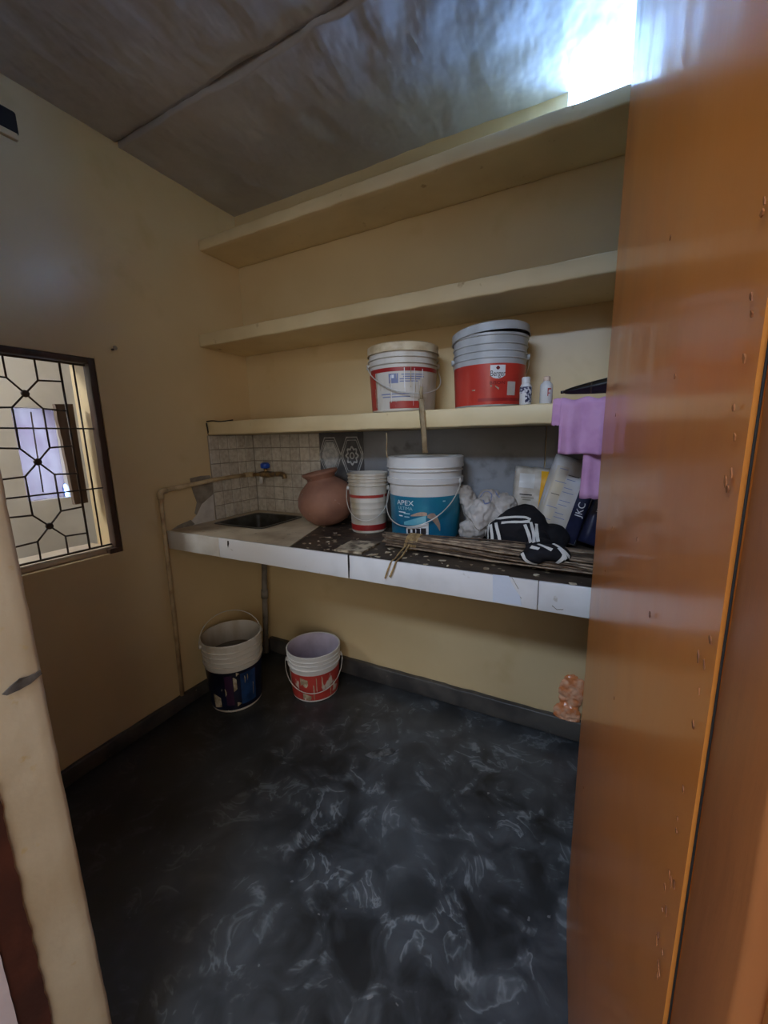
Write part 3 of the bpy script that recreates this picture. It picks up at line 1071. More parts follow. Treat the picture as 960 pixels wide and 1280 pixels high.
# drain pipe
dp = thing('drain_pipe', (-1.60, 1.55, 0.05), 'grey waste pipe dropping from the sink to floor', 'pipe')
tube('pipe', smooth_path([(-1.45, 1.44, 0.708), (-1.47, 1.46, 0.64), (-1.555, 1.545, 0.56), (-1.575, 1.55, 0.40), (-1.59, 1.555, 0.24), (-1.605, 1.56, 0.12), (-1.612, 1.565, 0.03)], 6), 0.015, M_pvc, dp)
tube('pipe_collar', [(-1.5715, 1.55, 0.43), (-1.578, 1.551, 0.38)], 0.019, M_pvc, dp)

# water pipe and tap
PX = XL + 0.021
wp = thing('water_pipe', (PX, 1.065, 0.07), 'rusty painted water pipe running up the left wall', 'pipe')
pth = [(PX, 1.05, 0.07), (PX, 1.06, 0.5), (PX, 1.066, 0.95), (PX, 1.068, 1.03)]
tube('riser', pth, 0.009, M_pipe, wp)
tube('elbow', smooth_path([(PX, 1.068, 1.005), (PX, 1.07, 1.035), (PX, 1.10, 1.042)], 4), 0.0125, M_pipe, wp)
tube('branch', [(PX, 1.075, 1.04), (PX, 1.36, 1.062), (PX, 1.575, 1.066)], 0.0105, M_pipe, wp)
tube('elbow', smooth_path([(PX, 1.55, 1.066), (PX + 0.003, 1.578, 1.066), (PX + 0.03, 1.585, 1.066)], 4), 0.0135, M_pipe, wp)
tp = thing('water_tap', (-1.50, 1.585, 1.03), 'brass tap with blue knob above the sink', 'tap')
TY = 1.585
tube('tap_body', [(PX + 0.03, TY, 1.066), (-1.585, TY, 1.068), (-1.56, TY, 1.07), (-1.53, TY, 1.07), (-1.50, TY, 1.07), (-1.46, TY, 1.072), (-1.435, TY, 1.073)], 0.012, M_brass, tp, n=14,
     rr=[0.011, 0.011, 0.015, 0.019, 0.016, 0.012, 0.012])
tube('spout', smooth_path([(-1.46, TY, 1.072), (-1.425, TY, 1.073), (-1.405, TY, 1.066), (-1.402, TY, 1.05)], 5), 0.013, M_brass, tp, n=14)
tube('tap_stem', [(-1.53, TY, 1.075), (-1.53, TY, 1.105)], 0.009, M_brass, tp)
lathe('tap_knob', [(0, 0), (0.021, 0.002), (0.025, 0.010), (0.024, 0.024), (0.016, 0.031), (0, 0.032)], (-1.53, TY, 1.10), M_blue, tp, n=16)
tube('wall_flange', [(-1.565, TY, 1.066), (-1.567, TY, 1.02)], 0.010, M_wht, tp, n=10)

# ------------------------------------------------------------------ paint buckets
def bail(f, c, phi, z, R, L, drop, m, parent, r=0.0022, up=False):
    """wire handle hinged at phi +- 90 deg; hangs in front (or stands up)"""
    u = Vector((math.cos(phi), math.sin(phi), 0))      # hinge axis
    fr = Vector((math.sin(phi), -math.cos(phi), 0))    # forward
    pts = []
    for i in range(25):
        t = math.pi * i / 24
        if up:
            d = Vector((0, 0, 1)) * L * math.sin(t) - fr * drop * math.sin(t)
        else:
            d = fr * L * math.sin(t) - Vector((0, 0, 1)) * drop * (math.sin(t) ** 0.8)
        pts.append(Vector((c[0], c[1], c[2] + z)) + u * R * math.cos(t) + d)
    return tube('handle', pts, r, m, parent, n=6)


def ears(c, phi, z, R, m, parent):
    u = Vector((math.cos(phi), math.sin(phi), 0))
    for s in (-1, 1):
        p = Vector((c[0], c[1], c[2] + z)) + u * s * R
        tube('handle_ear', [p - u * s * 0.006, p + u * s * 0.008], 0.010, m, parent, n=10)


def body_profile(rb, rt, h, ribs, wall=0.003, rim=0.005, floor=0.006):
    """ribs: list of (z0, z1, proud)"""
    R = lambda z: rb + (rt - rb) * z / h
    pr = [(0, 0), (rb - 0.004, 0), (rb, 0.004)]
    for z0, z1, d in sorted(ribs):
        pr += [(R(z0), z0), (R(z0) + d, z0 + 0.002), (R(z1) + d, z1 - 0.002), (R(z1), z1)]
    pr += [(R(h - 0.008), h - 0.010), (rt + rim, h - 0.008), (rt + rim, h - 0.001), (rt + rim - .002, h), (rt - wall, h), (rt - wall, h - 0.004), (rb - wall, floor), (0, floor)]
    return pr


def face_cam(c):
    return math.atan2(-c[0], c[1]) if False else math.atan2(CAM.x - c[0], c[1] - CAM.y)


# --- tall white bucket with teal label on the counter
c = (-0.590, 1.493, CZ - 0.003)
T0 = face_cam(c)
ap = thing('paint_bucket', c, 'large white paint bucket with teal house-picture label on the counter', 'bucket', 'paint buckets')
rb, rt, h = 0.134, 0.146, 0.300
f = shell_of(c, rb, rt, h)
lathe('bucket_body', body_profile(rb, rt, h, [(0.215, 0.240, 0.008), (0.262, 0.268, 0.006)], rim=0.003), c, M_wht, ap)
lathe('lid', [(0, 0.011), (0.118, 0.011), (0.124, 0.018), (0.145, 0.019), (0.1515, 0.016), (0.1515, -0.012), (0.153, -0.018), (0.153, -0.022), (0.149, -0.022)], (c[0], c[1], c[2] + h), M_wht, ap)
lb = patch('label', f, T0 - 2.6, T0 + 2.6, 0.006, 0.172, 0.0012, M_teal, ap, rows=4)
wrap_text('lettering', f, 'APEX', 0.027, T0 - 0.58, 0.147, rt, 0.0022, M_prwhite, lb, xs=1.25)
wrap_text('lettering', f, 'ULTIMA', 0.018, T0 - 0.58, 0.126, rt, 0.0022, M_prpale, lb, xs=1.1)
for k, (a0, a1, z) in enumerate(((-.80, -.56, .109), (-.62, -.42, .105), (-.80, -.66, .094), (-.60, -.44, .092))):
    patch('lettering_line', f, T0 + a0, T0 + a1, z, z + 0.004, 0.0022, M_prpale if k % 2 else M_prwhite, lb)
patch('house_glow', f, T0 - 0.62, T0 + 0.02, 0.05, 0.09, 0.0020, M_teal_lt, lb, bot=lambda u: 0.062 + 0.004 * u, top=lambda u: 0.074 + 0.030 * u)
patch('roof_print', f, T0 - 0.40, T0 + 0.05, 0.09, 0.1, 0.0023, M_tan, lb, bot=lambda u: 0.098 + 0.004 * u, top=lambda u: 0.102 + 0.014 * math.sin(u * 2.2))
patch('flare_print', f, T0 + 0.06, T0 + 0.42, 0.05, 0.1, 0.0021, M_tan, lb, bot=lambda u: 0.094 - 0.055 * u ** 1.6, top=lambda u: 0.104 + 0.012 * math.sin(3 * u) - 0.04 * u ** 3)
patch('house_print', f, T0 - 0.55, T0 + 0.09, 0.012, 0.052, 0.0024, M_prwhite, lb, bot=lambda u: 0.022, top=lambda u: 0.052 + 0.022 * u)
for a0, a1, z0, z1 in ((-.50, -.42, .030, .048), (-.36, -.27, .024, .050), (-.25, -.14, .024, .052), (-.12, 0.02, .024, .054)):
    patch('house_window', f, T0 + a0, T0 + a1, z0, z1, 0.0028, M_prdark, lb)
patch('label_mark', f, T0 + 0.48, T0 + 0.56, 0.152, 0.157, 0.0022, M_prpale, lb)
ears(c, T0 - 0.5, 0.226, rt + 0.001, M_wht, ap)
bail(f, c, T0 - 0.5, 0.226, rt + 0.010, rt + 0.012, 0.165, M_wire, ap)

# --- small white bucket with red bands
c = (-0.838, 1.462, CZ - 0.003)
T0 = face_cam(c)
sb = thing('paint_bucket', c, 'small slim white bucket with two red bands on the counter', 'bucket', 'paint buckets')
rb, rt, h = 0.073, 0.084, 0.250
f = shell_of(c, rb, rt, h)
lathe('bucket_body', body_profile(rb, rt, h, [(0.196, 0.203, 0.004), (0.212, 0.218, 0.004), (0.226, 0.231, 0.003), (0.130, 0.132, 0.001), (0.105, 0.107, 0.001), (0.080, 0.082, 0.001)], rim=0.003), c, M_wht_dirty, sb)
patch('red_band', f, 0, 2 * math.pi, 0.150, 0.162, 0.0010, M_red_w, sb, n=60)
patch('red_band', f, 0, 2 * math.pi, 0.012, 0.037, 0.0010, M_red_d, sb, n=60)
lathe('dried_paint', [(0, 0.20), (0.0755, 0.20)], c, M_grime, sb, n=40)
ears(c, T0 - 0.15, 0.185, rt - 0.002, M_wht, sb)
bail(f, c, T0 - 0.15, 0.185, rt + 0.008, rt + 0.012, 0.125, M_wire, sb, r=0.0018)

# --- splashed bucket on the lowest shelf
SZ = 1.3435
c = (-0.685, 1.502, SZ)
T0 = face_cam(c)
ba = thing('paint_bucket', c, 'paint-splashed white and red bucket with dusty lid on shelf', 'bucket', 'paint buckets')
rb, rt, h = 0.124, 0.135, 0.228
f = shell_of(c, rb, rt, h)
lathe('bucket_body', body_profile(rb, rt, h, [(0.168, 0.175, 0.006), (0.190, 0.197, 0.006)], rim=0.003), c, M_wht_dirty, ba)
lathe('lid', [(0, 0.010), (0.105, 0.010), (0.112, 0.016), (0.132, 0.017), (0.139, 0.013), (0.1395, -0.012), (0.141, -0.016), (0.137, -0.016)], (c[0], c[1], c[2] + h), M_lid_dirty, ba)
patch('red_band', f, T0 - 1.2, T0 + 1.35, 0.142, 0.156, 0.0010, M_red_d, ba)
patch('red_band', f, T0 - 0.42, T0 + 0.50, 0.010, 0.036, 0.0010, M_red_w, ba)
patch('red_panel', f, T0 - 1.45, T0 - 0.92, 0.008, 0.142, 0.0010, M_red_w, ba)
patch('white_panel', f, T0 - 0.90, T0 + 0.75, 0.038, 0.140, 0.0010, M_wht_dirty, ba)
for z, a0, a1 in ((0.128, -.05, .6), (0.120, 0.0, .62), (0.112, -.1, .5), (0.104, -.1, .42), (0.060, -.7, .3), (0.050, -.65, .2)):
    patch('print_line', f, T0 + a0, T0 + a1, z, z + 0.004, 0.0016, M_prblue, ba)
patch('print_block', f, T0 - 0.42, T0 - 0.14, 0.100, 0.134, 0.0016, M_prblue, ba)
patch('print_block', f, T0 - 0.33, T0 - 0.26, 0.118, 0.130, 0.0020, M_prwhite, ba)
wrap_text('lettering', f, 'Paint', 0.040, T0 - 1.17, 0.060, rt, 0.0018, M_prwhite, ba, rot=math.pi / 2) if False else None
for i in range(22):
    a = T0 + random.uniform(-1.0, 0.6)
    z1 = random.uniform(0.08, 0.165)
    l = random.uniform(0.02, 0.10)
    ww = random.uniform(0.008, 0.028)
    patch('paint_drip', f, a, a + ww, max(0.006, z1 - l), z1, 0.0022, M_flake if i % 3 else M_prwhite, ba, n=2)
ears(c, T0 + 0.1, 0.176, rt + 0.001, M_wht_dirty, ba)
bail(f, c, T0 + 0.35, 0.174, rt + 0.012, rt + 0.014, 0.115, M_wire, ba)

# --- red label bucket with a lid sitting askew
c = (-0.345, 1.500, SZ)
T0 = face_cam(c)
bb = thing('paint_bucket', c, 'grey-topped bucket with bright red label and crooked lid on shelf', 'bucket', 'paint buckets')
rb, rt, h = 0.118, 0.127, 0.232
f = shell_of(c, rb, rt, h)
lathe('bucket_body', body_profile(rb, rt, h, [(0.152, 0.158, 0.003), (0.174, 0.180, 0.003), (0.196, 0.202, 0.003)], rim=0.003), c, M_grey_pl, bb)
lathe('lid', [(0, 0.012), (0.104, 0.012), (0.110, 0.018), (0.126, 0.018), (0.132, 0.014), (0.133, -0.008), (0.135, -0.012), (0.131, -0.012)], (c[0], c[1], c[2] + h + 0.009), M_grey_pl, bb,
      tilt=Matrix.Rotation(math.radians(-4.5), 4, 'Y') @ Matrix.Rotation(math.radians(-2.0), 4, 'X'))
lb = patch('label', f, T0 - 2.5, T0 + 2.5, 0.006, 0.136, 0.0012, M_red, bb, rows=3)
patch('brand_plate', f, T0 + 0.02, T0 + 0.42, 0.086, 0.130, 0.0020, M_prwhite, lb, bot=lambda u: 0.087 + 0.010 * (2 * u - 1) ** 2)
wrap_text('lettering', f, 'Berger', 0.026, T0 + 0.22, 0.103, rt, 0.0028, M_prdark, lb, xs=0.72)
patch('brand_emblem', f, T0 + 0.165, T0 + 0.275, 0.114, 0.126, 0.0028, M_maroon, lb, n=8, bot=lambda u: 0.1205 - 0.0055 * math.sin(math.pi * u), top=lambda u: 0.1205 + 0.007 * math.sin(math.pi * u))
wrap_text('lettering', f, 'BISON', 0.014, T0 + 0.22, 0.074, rt, 0.0022, M_maroon, lb, xs=1.35)
patch('dark_stripe', f, T0 - 0.30, T0 + 1.3, 0.016, 0.026, 0.0018, M_red_d, lb)
patch('sticker', f, T0 + 0.50, T0 + 0.76, 0.034, 0.078, 0.0022, M_sack, lb)
patch('scuff', f, T0 + 0.03, T0 + 0.08, 0.062, 0.067, 0.0018, M_flake, lb, n=2)
patch('scuff', f, T0 + 0.16, T0 + 0.26, 0.055, 0.064, 0.0018, M_flake, lb, n=3, bot=lambda u: 0.062 - 0.010 * u, top=lambda u: 0.066 - 0.008 * u)
patch('scuff', f, T0 - 0.48, T0 - 0.38, 0.052, 0.056, 0.0018, M_flake, lb, n=2)
ears(c, T0 - 0.1, 0.166, rt, M_grey_pl, bb)
bail(f, c, T0 + math.pi - 0.1, 0.166, rt + 0.006, rt + 0.012, 0.10, M_wire, bb)

# --- navy label bucket on the floor
c = (-1.480, 1.222, 0.001)
T0 = face_cam(c)
bf = thing('paint_bucket', c, 'taller white bucket with torn navy label on floor below sink', 'bucket', 'paint buckets')
rb, rt, h = 0.116, 0.137, 0.345
f = shell_of(c, rb, rt, h)
lathe('bucket_body', body_profile(rb, rt, h, [(0.228, 0.238, 0.006), (0.254, 0.262, 0.004), (0.278, 0.286, 0.004), (0.302, 0.310, 0.004)], rim=0.003), c, M_wht_dirty, bf)
lb = patch('label', f, T0 - 2.4, T0 + 2.4, 0.014, 0.210, 0.0012, M_navy, bf, rows=3)
patch('label_panel', f, T0 + 0.15, T0 + 0.75, 0.035, 0.195, 0.0018, M_blue_l, lb)
patch('label_panel', f, T0 - 0.40, T0 - 0.12, 0.040, 0.195, 0.0018, M_purple, lb)
for a0, a1, z0, z1 in ((-.95, -.62, .022, .095), (-.10, .02, .11, .185), (0.02, .12, .188, .208), (-.02, .14, .03, .052), (-.42, -.36, .09, .13), (.30, .33, .14, .18), (.40, .43, .15, .185), (.62, .64, .06, .13)):
    patch('label_tear', f, T0 + a0, T0 + a1, z0, z1, 0.0022, M_flake, lb, n=3, bot=lambda u, a=z0: a + 0.012 * u, top=lambda u, b=z1: b - 0.014 * u * u)
lathe('dried_paint', [(0, 0.24), (0.1265, 0.24)], c, M_grime, bf, n=40)
ears(c, T0 + 0.2, 0.318, rt + 0.001, M_wht_dirty, bf)
bail(f, c, T0 + 0.2, 0.318, rt + 0.006, 0.115, 0.06, M_wire, bf, up=True)

# --- red label bucket on the floor
c = (-1.171, 1.448, 0.001)
T0 = face_cam(c)
br = thing('paint_bucket', c, 'short open white bucket with worn red label on the floor', 'bucket', 'paint buckets')
rb, rt, h = 0.113, 0.130, 0.243
f = shell_of(c, rb, rt, h)
lathe('bucket_body', body_profile(rb, rt, h, [(0.166, 0.176, 0.006), (0.192, 0.198, 0.004), (0.212, 0.218, 0.004)], rim=0.003), c, M_wht, br)
lathe('inner_wall', [(rt - 0.0036, h - 0.004), (rb - 0.0036, 0.008), (0, 0.007)], c, M_lav_pl, br)
lb = patch('label', f, T0 - 2.2, T0 + 2.2, 0.012, 0.146, 0.0012, M_red_w, br, rows=3)
for a0, a1, z0, z1 in ((-.62, -.30, .09, .135), (-.55, -.2, .018, .05), (0.02, .05, .06, .14), (-.10, -.06, .02, .10), (.24, .28, .08, .14), (.62, .66, .02, .1)):
    patch('label_tear', f, T0 + a0, T0 + a1, z0, z1, 0.0020, M_flake, lb, n=4, bot=lambda u, a=z0: a + 0.010 * math.sin(7 * u), top=lambda u, b=z1: b - 0.012 * u)
ears(c, T0 - 0.05, 0.180, rt, M_wht, br)
bail(f, c, T0 - 0.05, 0.180, rt + 0.010, rt + 0.016, 0.110, M_wire, br)

# ------------------------------------------------------------------ clay pot
c = Vector((-1.072, 1.488, CZ - 0.002))
T = Matrix.Translation((0, 0, 0.1)) @ Matrix.Rotation(math.radians(-9), 4, 'Y') @ Matrix.Rotation(math.radians(6), 4, 'X') @ Matrix.Translation((0, 0, -0.1))
prof = [(0, 0.003), (0.045, 0.002), (0.080, 0.018), (0.110, 0.048), (0.128, 0.085), (0.132, 0.115), (0.124, 0.150), (0.104, 0.180), (0.080, 0.200), (0.066, 0.210), (0.062, 0.218)]
pot = thing('clay_pot', c, 'round terracotta water pot tilted beside the sink', 'pot')
lathe('pot_body', prof, c, M_clay, pot, tilt=T, autosharp=False)
lathe('pot_neck', [(0.062, 0.214), (0.066, 0.226), (0.078, 0.236), (0.083, 0.244), (0.080, 0.250), (0.072, 0.250), (0.060, 0.240), (0.055, 0.226), (0.054, 0.20), (0, 0.19)], c, M_clay, pot, tilt=T, autosharp=False)

# ------------------------------------------------------------------ small bottles on the shelf
c = (-0.206, 1.415, SZ)
b1 = thing('small_bottle', c, 'tiny white bottle with dark floral wrap beside red bucket', 'bottle', 'little bottles on the shelf')
lathe('bottle_body', [(0, 0), (0.0175, 0), (0.0185, 0.003), (0.0185, 0.056), (0.015, 0.064), (0.012, 0.068)], c, M_wht, b1, n=28)
lathe('cap', [(0.012, 0.066), (0.0135, 0.067), (0.0135, 0.084), (0.011, 0.087), (0, 0.087)], c, M_wht, b1, n=24)
f = shell_of(c, 0.0185, 0.0185, 0.06)
M_floral = mat('blue_black_floral_print', srgb(44, 46, 82), 0.4, srgb(214, 214, 222), 130, (0.47, 0.55), detail=2)
patch('floral_wrap', f, 0.1, 1.9, 0.006, 0.056, 0.0004, M_floral, b1, n=14)
patch('floral_wrap', f, -1.4, 0.1, 0.036, 0.056, 0.0004, M_floral, b1, n=14)
c = (-0.143, 1.415, SZ)
b2 = thing('small_bottle', c, 'tiny white bottle with peach cap and red mark', 'bottle', 'little bottles on the shelf')
lathe('bottle_body', [(0, 0), (0.018, 0), (0.0195, 0.003), (0.0195, 0.052), (0.018, 0.060), (0.010, 0.068), (0.009, 0.072)], c, M_wht, b2, n=28)
lathe('cap', [(0.0095, 0.070), (0.0105, 0.071), (0.0105, 0.082), (0.008, 0.084), (0, 0.084)], c, mat('peach_cap', srgb(224, 196, 176), 0.4), b2, n=20)
f = shell_of(c, 0.0195, 0.0195, 0.06)
patch('red_mark', f, 0.30, 0.42, 0.022, 0.046, 0.0005, M_red, b2, n=2)
patch('red_mark', f, 0.42, 0.85, 0.042, 0.046, 0.0005, M_red, b2, n=4)
patch('red_mark', f, 0.42, 0.75, 0.030, 0.0325, 0.0005, M_red, b2, n=4)

# ------------------------------------------------------------------ pink towel over the shelf edge
def hang(name, x0, x1, zbot, y, ytop, m, parent, folds, seed, zt=1.3455, amp=0.006, th=0.004):
    bm = bmesh.new()
    nx = 36
    prof = [(ytop, zt), ((ytop + y) / 2 + .01, zt + .001), (y + 0.014, zt + 0.001), (y + 0.003, zt - 0.002), (y, zt - 0.012)]
    k = 18
    for i in range(1, k + 1):
        prof.append((y, zt - 0.012 + (zbot - zt + 0.012) * i / k))
    g = []
    for i in range(nx + 1):
        u = i / nx
        r = []
        for j, (py, pz) in enumerate(prof):
            d = max(0, (zt - 0.01 - pz)) / max(0.02, zt - zbot)
            a = math.sin(u * folds * 2 * math.pi + seed + 0.8 * math.sin(u * 5)) * amp * (0.25 + d) if pz < zt - 0.005 else 0
            x = x0 + (x1 - x0) * u + 0.006 * d * noise.noise((u * 4, pz * 9, seed))
            z = pz + (0.006 * noise.noise((u * 5, seed, 3)) * d)
            if pz >= zt - 0.005:
                z += 0.004 * (1 + math.sin(u * folds * 2 * math.pi + seed)) 
            r.append(bm.verts.new((x, py - abs(amp) * (0.25 + d) * (1 if pz < zt - 0.005 else 0) + a, z)))
        g.append(r)
    for i in range(nx):
        for j in range(len(prof) - 1):
            bm.faces.new((g[i][j], g[i + 1][j], g[i + 1][j + 1], g[i][j + 1]))
    o = link(name, to_mesh(bm), m, parent, smooth=True)
    md = o.modifiers.new('thick', 'SOLIDIFY')
    md.thickness = th
    return o


tw = thing('pink_towel', (-0.03, 1.36, 1.05), 'pale pink cloth hanging over the lowest shelf edge', 'cloth')
hang('front_layer', -0.094, 0.060, 1.187, 1.343, 1.45, M_pink, tw, 2.3, 1.2, amp=0.011)
hang('side_flap', -0.116, -0.088, 1.272, 1.350, 1.42, M_pink, tw, 0.5, 0.3, amp=0.002)
hang('back_layer', -0.024, 0.075, 1.050, 1.352, 1.44, M_pink, tw, 1.6, 2.6, amp=0.006, zt=1.3435)

# folded umbrella on the shelf
um = thing('folded_umbrella', (0.03, 1.415, 1.365), 'folded black umbrella lying on shelf above pink cloth', 'umbrella')
bm = bmesh.new()
rings = []
for i in range(25):
    t = i / 24
    x = -0.088 + 0.30 * t
    rr_ = 0.007 + 0.025 * min(1, t * 2.2) ** 0.8
    zz = 1.376 + 0.018 * min(1, t * 1.6)
    ring = []
    for k in range(24):
        a = 2 * math.pi * k / 24
        q = rr_ * (1 + 0.18 * math.cos(4 * a + t * 3))
        ring.append(bm.verts.new((x, 1.41 + q * math.cos(a), zz + q * 0.72 * math.sin(a))))
    rings.append(ring)
for A, B in zip(rings[:-1], rings[1:]):
    for k in range(24):
        bm.faces.new((A[k], A[(k + 1) % 24], B[(k + 1) % 24], B[k]))
bm.faces.new(rings[0][::-1])
bm.faces.new(rings[-1])
link('canopy', to_mesh(bm), M_umb, um, smooth=True)
tube('tip', [(-0.088, 1.41, 1.376), (-0.100, 1.41, 1.375)], 0.0045, M_umb, um, n=8)
tube('strap', [(-0.015, 1.41 + 0.0225 * math.cos(a), 1.383 + 0.0155 * math.sin(a)) for a in [2 * math.pi * i / 20 for i in range(20)]], 0.003, M_iron, um, n=6, closed=True)

# ------------------------------------------------------------------ cords and strips
sp = thing('rag_strip', tuple(at(531, 565, 1.36)), 'paint-stiff strip hanging from shelf down to teal bucket', 'strip')
pts = [at(527, 499, 1.352), at(527.5, 508, 1.347), at(528, 520, 1.349), at(530, 540, 1.352), at(531, 556, 1.362), at(531.5, 566, 1.385)]
bm = bmesh.new()
prev = None
for i, p in enumerate(smooth_path(pts, 6)):
    wdt = 0.0095 + 0.002 * noise.noise((i * .4, 0, 0))
    a = [bm.verts.new(p + Vector((s * wdt, e, 0))) for s, e in ((-1, 0.002), (-.3, -0.003), (.3, 0.001), (1, -0.001))]
    if prev:
        for k in range(3):
            bm.faces.new((prev[k], prev[k + 1], a[k + 1], a[k]))
    prev = a
o = link('strip', to_mesh(bm), M_rag, sp, smooth=True)
md = o.modifiers.new('t', 'SOLIDIFY')
md.thickness = 0.003
tube('strip_end', [at(527, 499, 1.352), at(526.5, 490, 1.356), at(527, 484, 1.360)], 0.007, M_rag, sp, n=8)
o = tube('hanging_string', smooth_path([at(483, 541, 1.375), at(483.5, 552, 1.376), at(483, 562, 1.376), at(484, 572, 1.375)], 4), 0.0026, M_rag, n=6)
tag(o, 'short brown string dangling under shelf left of teal bucket', 'string')

# ------------------------------------------------------------------ stick broom
bz = CZ - 0.003
bw = thing('stick_broom', (-0.45, 1.26, bz), 'bundle of dry broom sticks tied with jute on counter front', 'broom')
A = Vector((-0.640, 1.262, bz + 0.027))
B = Vector((0.12, 1.245, bz + 0.024))


def sticks(n, m, seed, sy0, sz0, sy1, sz1, x0=0.0, x1=1.0):
    rnd = random.Random(seed)
    bm = bmesh.new()
    for i in range(n):
        a = rnd.random() * 6.283
        q = math.sqrt(rnd.random())
        p = A.lerp(B, x0) + Vector((rnd.uniform(-0.02, 0.03), sy0 * q * math.cos(a), sz0 * q * math.sin(a)))
        a2 = a + rnd.uniform(-1.1, 1.1)
        e = A.lerp(B, x1) + Vector((rnd.uniform(-0.06, 0.06), sy1 * q * math.cos(a2), sz1 * q * math.sin(a2)))
        mid = p.lerp(e, 0.5) + Vector((0, rnd.uniform(-.016, .016), rnd.uniform(-.004, .008)))
        path = [p, p.lerp(mid, .5) + Vector((0, 0, .001)), mid, mid.lerp(e, .5), e]
        for v in path:
            v.z = max(v.z, bz + 0.003)
        r0 = rnd.uniform(0.0024, 0.0040)
        me = tube_mesh(path, r0, 5, rr=[r0, r0, r0 * .9, r0 * .75, r0 * .5])
        bm.from_mesh(me)
        bpy.data.meshes.remove(me)
    me = bpy.data.meshes.new('s')
    bm.to_mesh(me)
    bm.free()
    return me


for k, (m_, sd) in enumerate(((M_stick, 3), (M_stick2, 5), (M_stick3, 9))):
    o = link('broom_sticks', sticks(38, m_, sd, 0.030, 0.024, 0.105, 0.024), m_, bw, smooth=True)
    o['kind'] = 'stuff'
for i in range(7):
    x = -0.560 + i * 0.0065
    rr_ = [0.034 + 0.001 * math.sin(i * 2), 0.028]
    cx = A.lerp(B, (x - A.x) / (B.x - A.x))
    tube('binding_cord', [(x + 0.006 * math.sin(a), cx.y + rr_[0] * math.cos(a), max(bz + .002, cx.z + rr_[1] * math.sin(a))) for a in [2 * math.pi * j / 20 for j in range(20)]], 0.0036, M_cord, bw, n=6, closed=True)
tube('cord_tail', smooth_path([(-0.545, 1.232, bz + 0.030), (-0.540, 1.20, bz + 0.02), (-0.535, 1.14, bz + 0.006), (-0.530, 1.094, bz + 0.006), (-0.533, 1.082, bz - 0.01), (-0.548, 1.080, bz - 0.045)], 5), 0.0032, M_cord, bw, n=6)
tube('cord_tail', smooth_path([(-0.552, 1.232, bz + 0.026), (-0.556, 1.18, bz + 0.012), (-0.548, 1.12, bz + 0.005), (-0.546, 1.093, bz + 0.005), (-0.552, 1.082, bz - 0.012), (-0.566, 1.080, bz - 0.052)], 5), 0.0028, M_cord, bw, n=6)

# dirty tile fragment lying on the counter
tf = [at_z(x, y, CZ) for x, y in ((418, 688), (452, 692), (475, 679), (440, 676))]
bm = bmesh.new()
ff = bm.faces.new([bm.verts.new(p + Vector((0, 0, 0.004))) for p in tf])
r = bmesh.ops.extrude_face_region(bm, geom=[ff])
for v in r['geom']:
    if isinstance(v, bmesh.types.BMVert):
        v.co.z = CZ - 0.003
M_frag = mat('grimy_tile_scrap', srgb(196, 182, 156), 0.5, srgb(96, 82, 66), 22, (0.42, 0.56))
tag(link('tile_fragment', to_mesh(bm), M_frag), 'broken grimy tile piece lying flat at counter front', 'tile piece')

# ------------------------------------------------------------------ black striped garment
gm = thing('track_pants', (-0.2, 1.38, CZ), 'crumpled black garment with white triple stripes on the broom', 'clothing')
ee = [(at(650, 664, 1.42), (0.100, 0.065, 0.070), (0, 0.0, 0.0)),
      (at(655, 652, 1.44), (0.075, 0.060, 0.060), (0, 0.1, 0)),
      (at(690, 672, 1.43), (0.055, 0.055, 0.045), (0, 0.10, 0.0)),
      (at(622, 668, 1.40), (0.038, 0.050, 0.052), (0, 0, 0)),
      (at(664, 674, 1.36), (0.055, 0.050, 0.045), (0, 0, 0)),
      (at(640, 682, 1.36), (0.080, 0.040, 0.030), (0, 0, 0)),
      (at(676, 684, 1.29), (0.048, 0.060, 0.030), (0, 0.1, 0.2)),
      (at(682, 691, 1.21), (0.056, 0.048, 0.025), (0, 0.1, 0.2)),
      (at(694, 692, 1.21), (0.040, 0.045, 0.026), (0, 0.2, 0.2)),
      (at(667, 697, 1.19), (0.040, 0.032, 0.018), (0, 0, 0.2))]
me = blob_mesh(ee, 0.005, 0.006, 20, False, 2, 2)
clamp_z(me, CZ + 0.012)
bv = BVHTree.FromPolygons([v.co.copy() for v in me.vertices], [p.vertices[:] for p in me.polygons])
link('cloth', me, M_blackc, gm, smooth=True)
for ps in (((611, 676), (611, 664), (613, 654), (622, 649), (640, 647), (655, 647), (663, 650)),
           ((627, 654), (640, 653), (652, 653), (662, 652)),
           ((616, 676), (615, 665), (614, 656)), ((625, 676), (622, 664), (620, 654)),
           ((656, 656), (661, 668), (664, 679)), ((663, 653), (667, 667), (668, 679)), ((670, 655), (671, 667), (673, 678)),
           ((670, 680), (680, 684), (690, 688)), ((682, 677), (694, 682), (705, 690), (711, 697)), ((664, 684), (674, 687)),
           ((698, 686), (704, 693), (707, 699)),
           ((653, 692), (658, 700), (668, 704), (682, 706)), ((649, 697), (653, 705), (660, 706)), ((682, 706), (694, 704), (702, 699), (705, 694))):
    ribbon_on('stripe', bv, ps, 0.0098, M_stripe, gm, off=0.003)

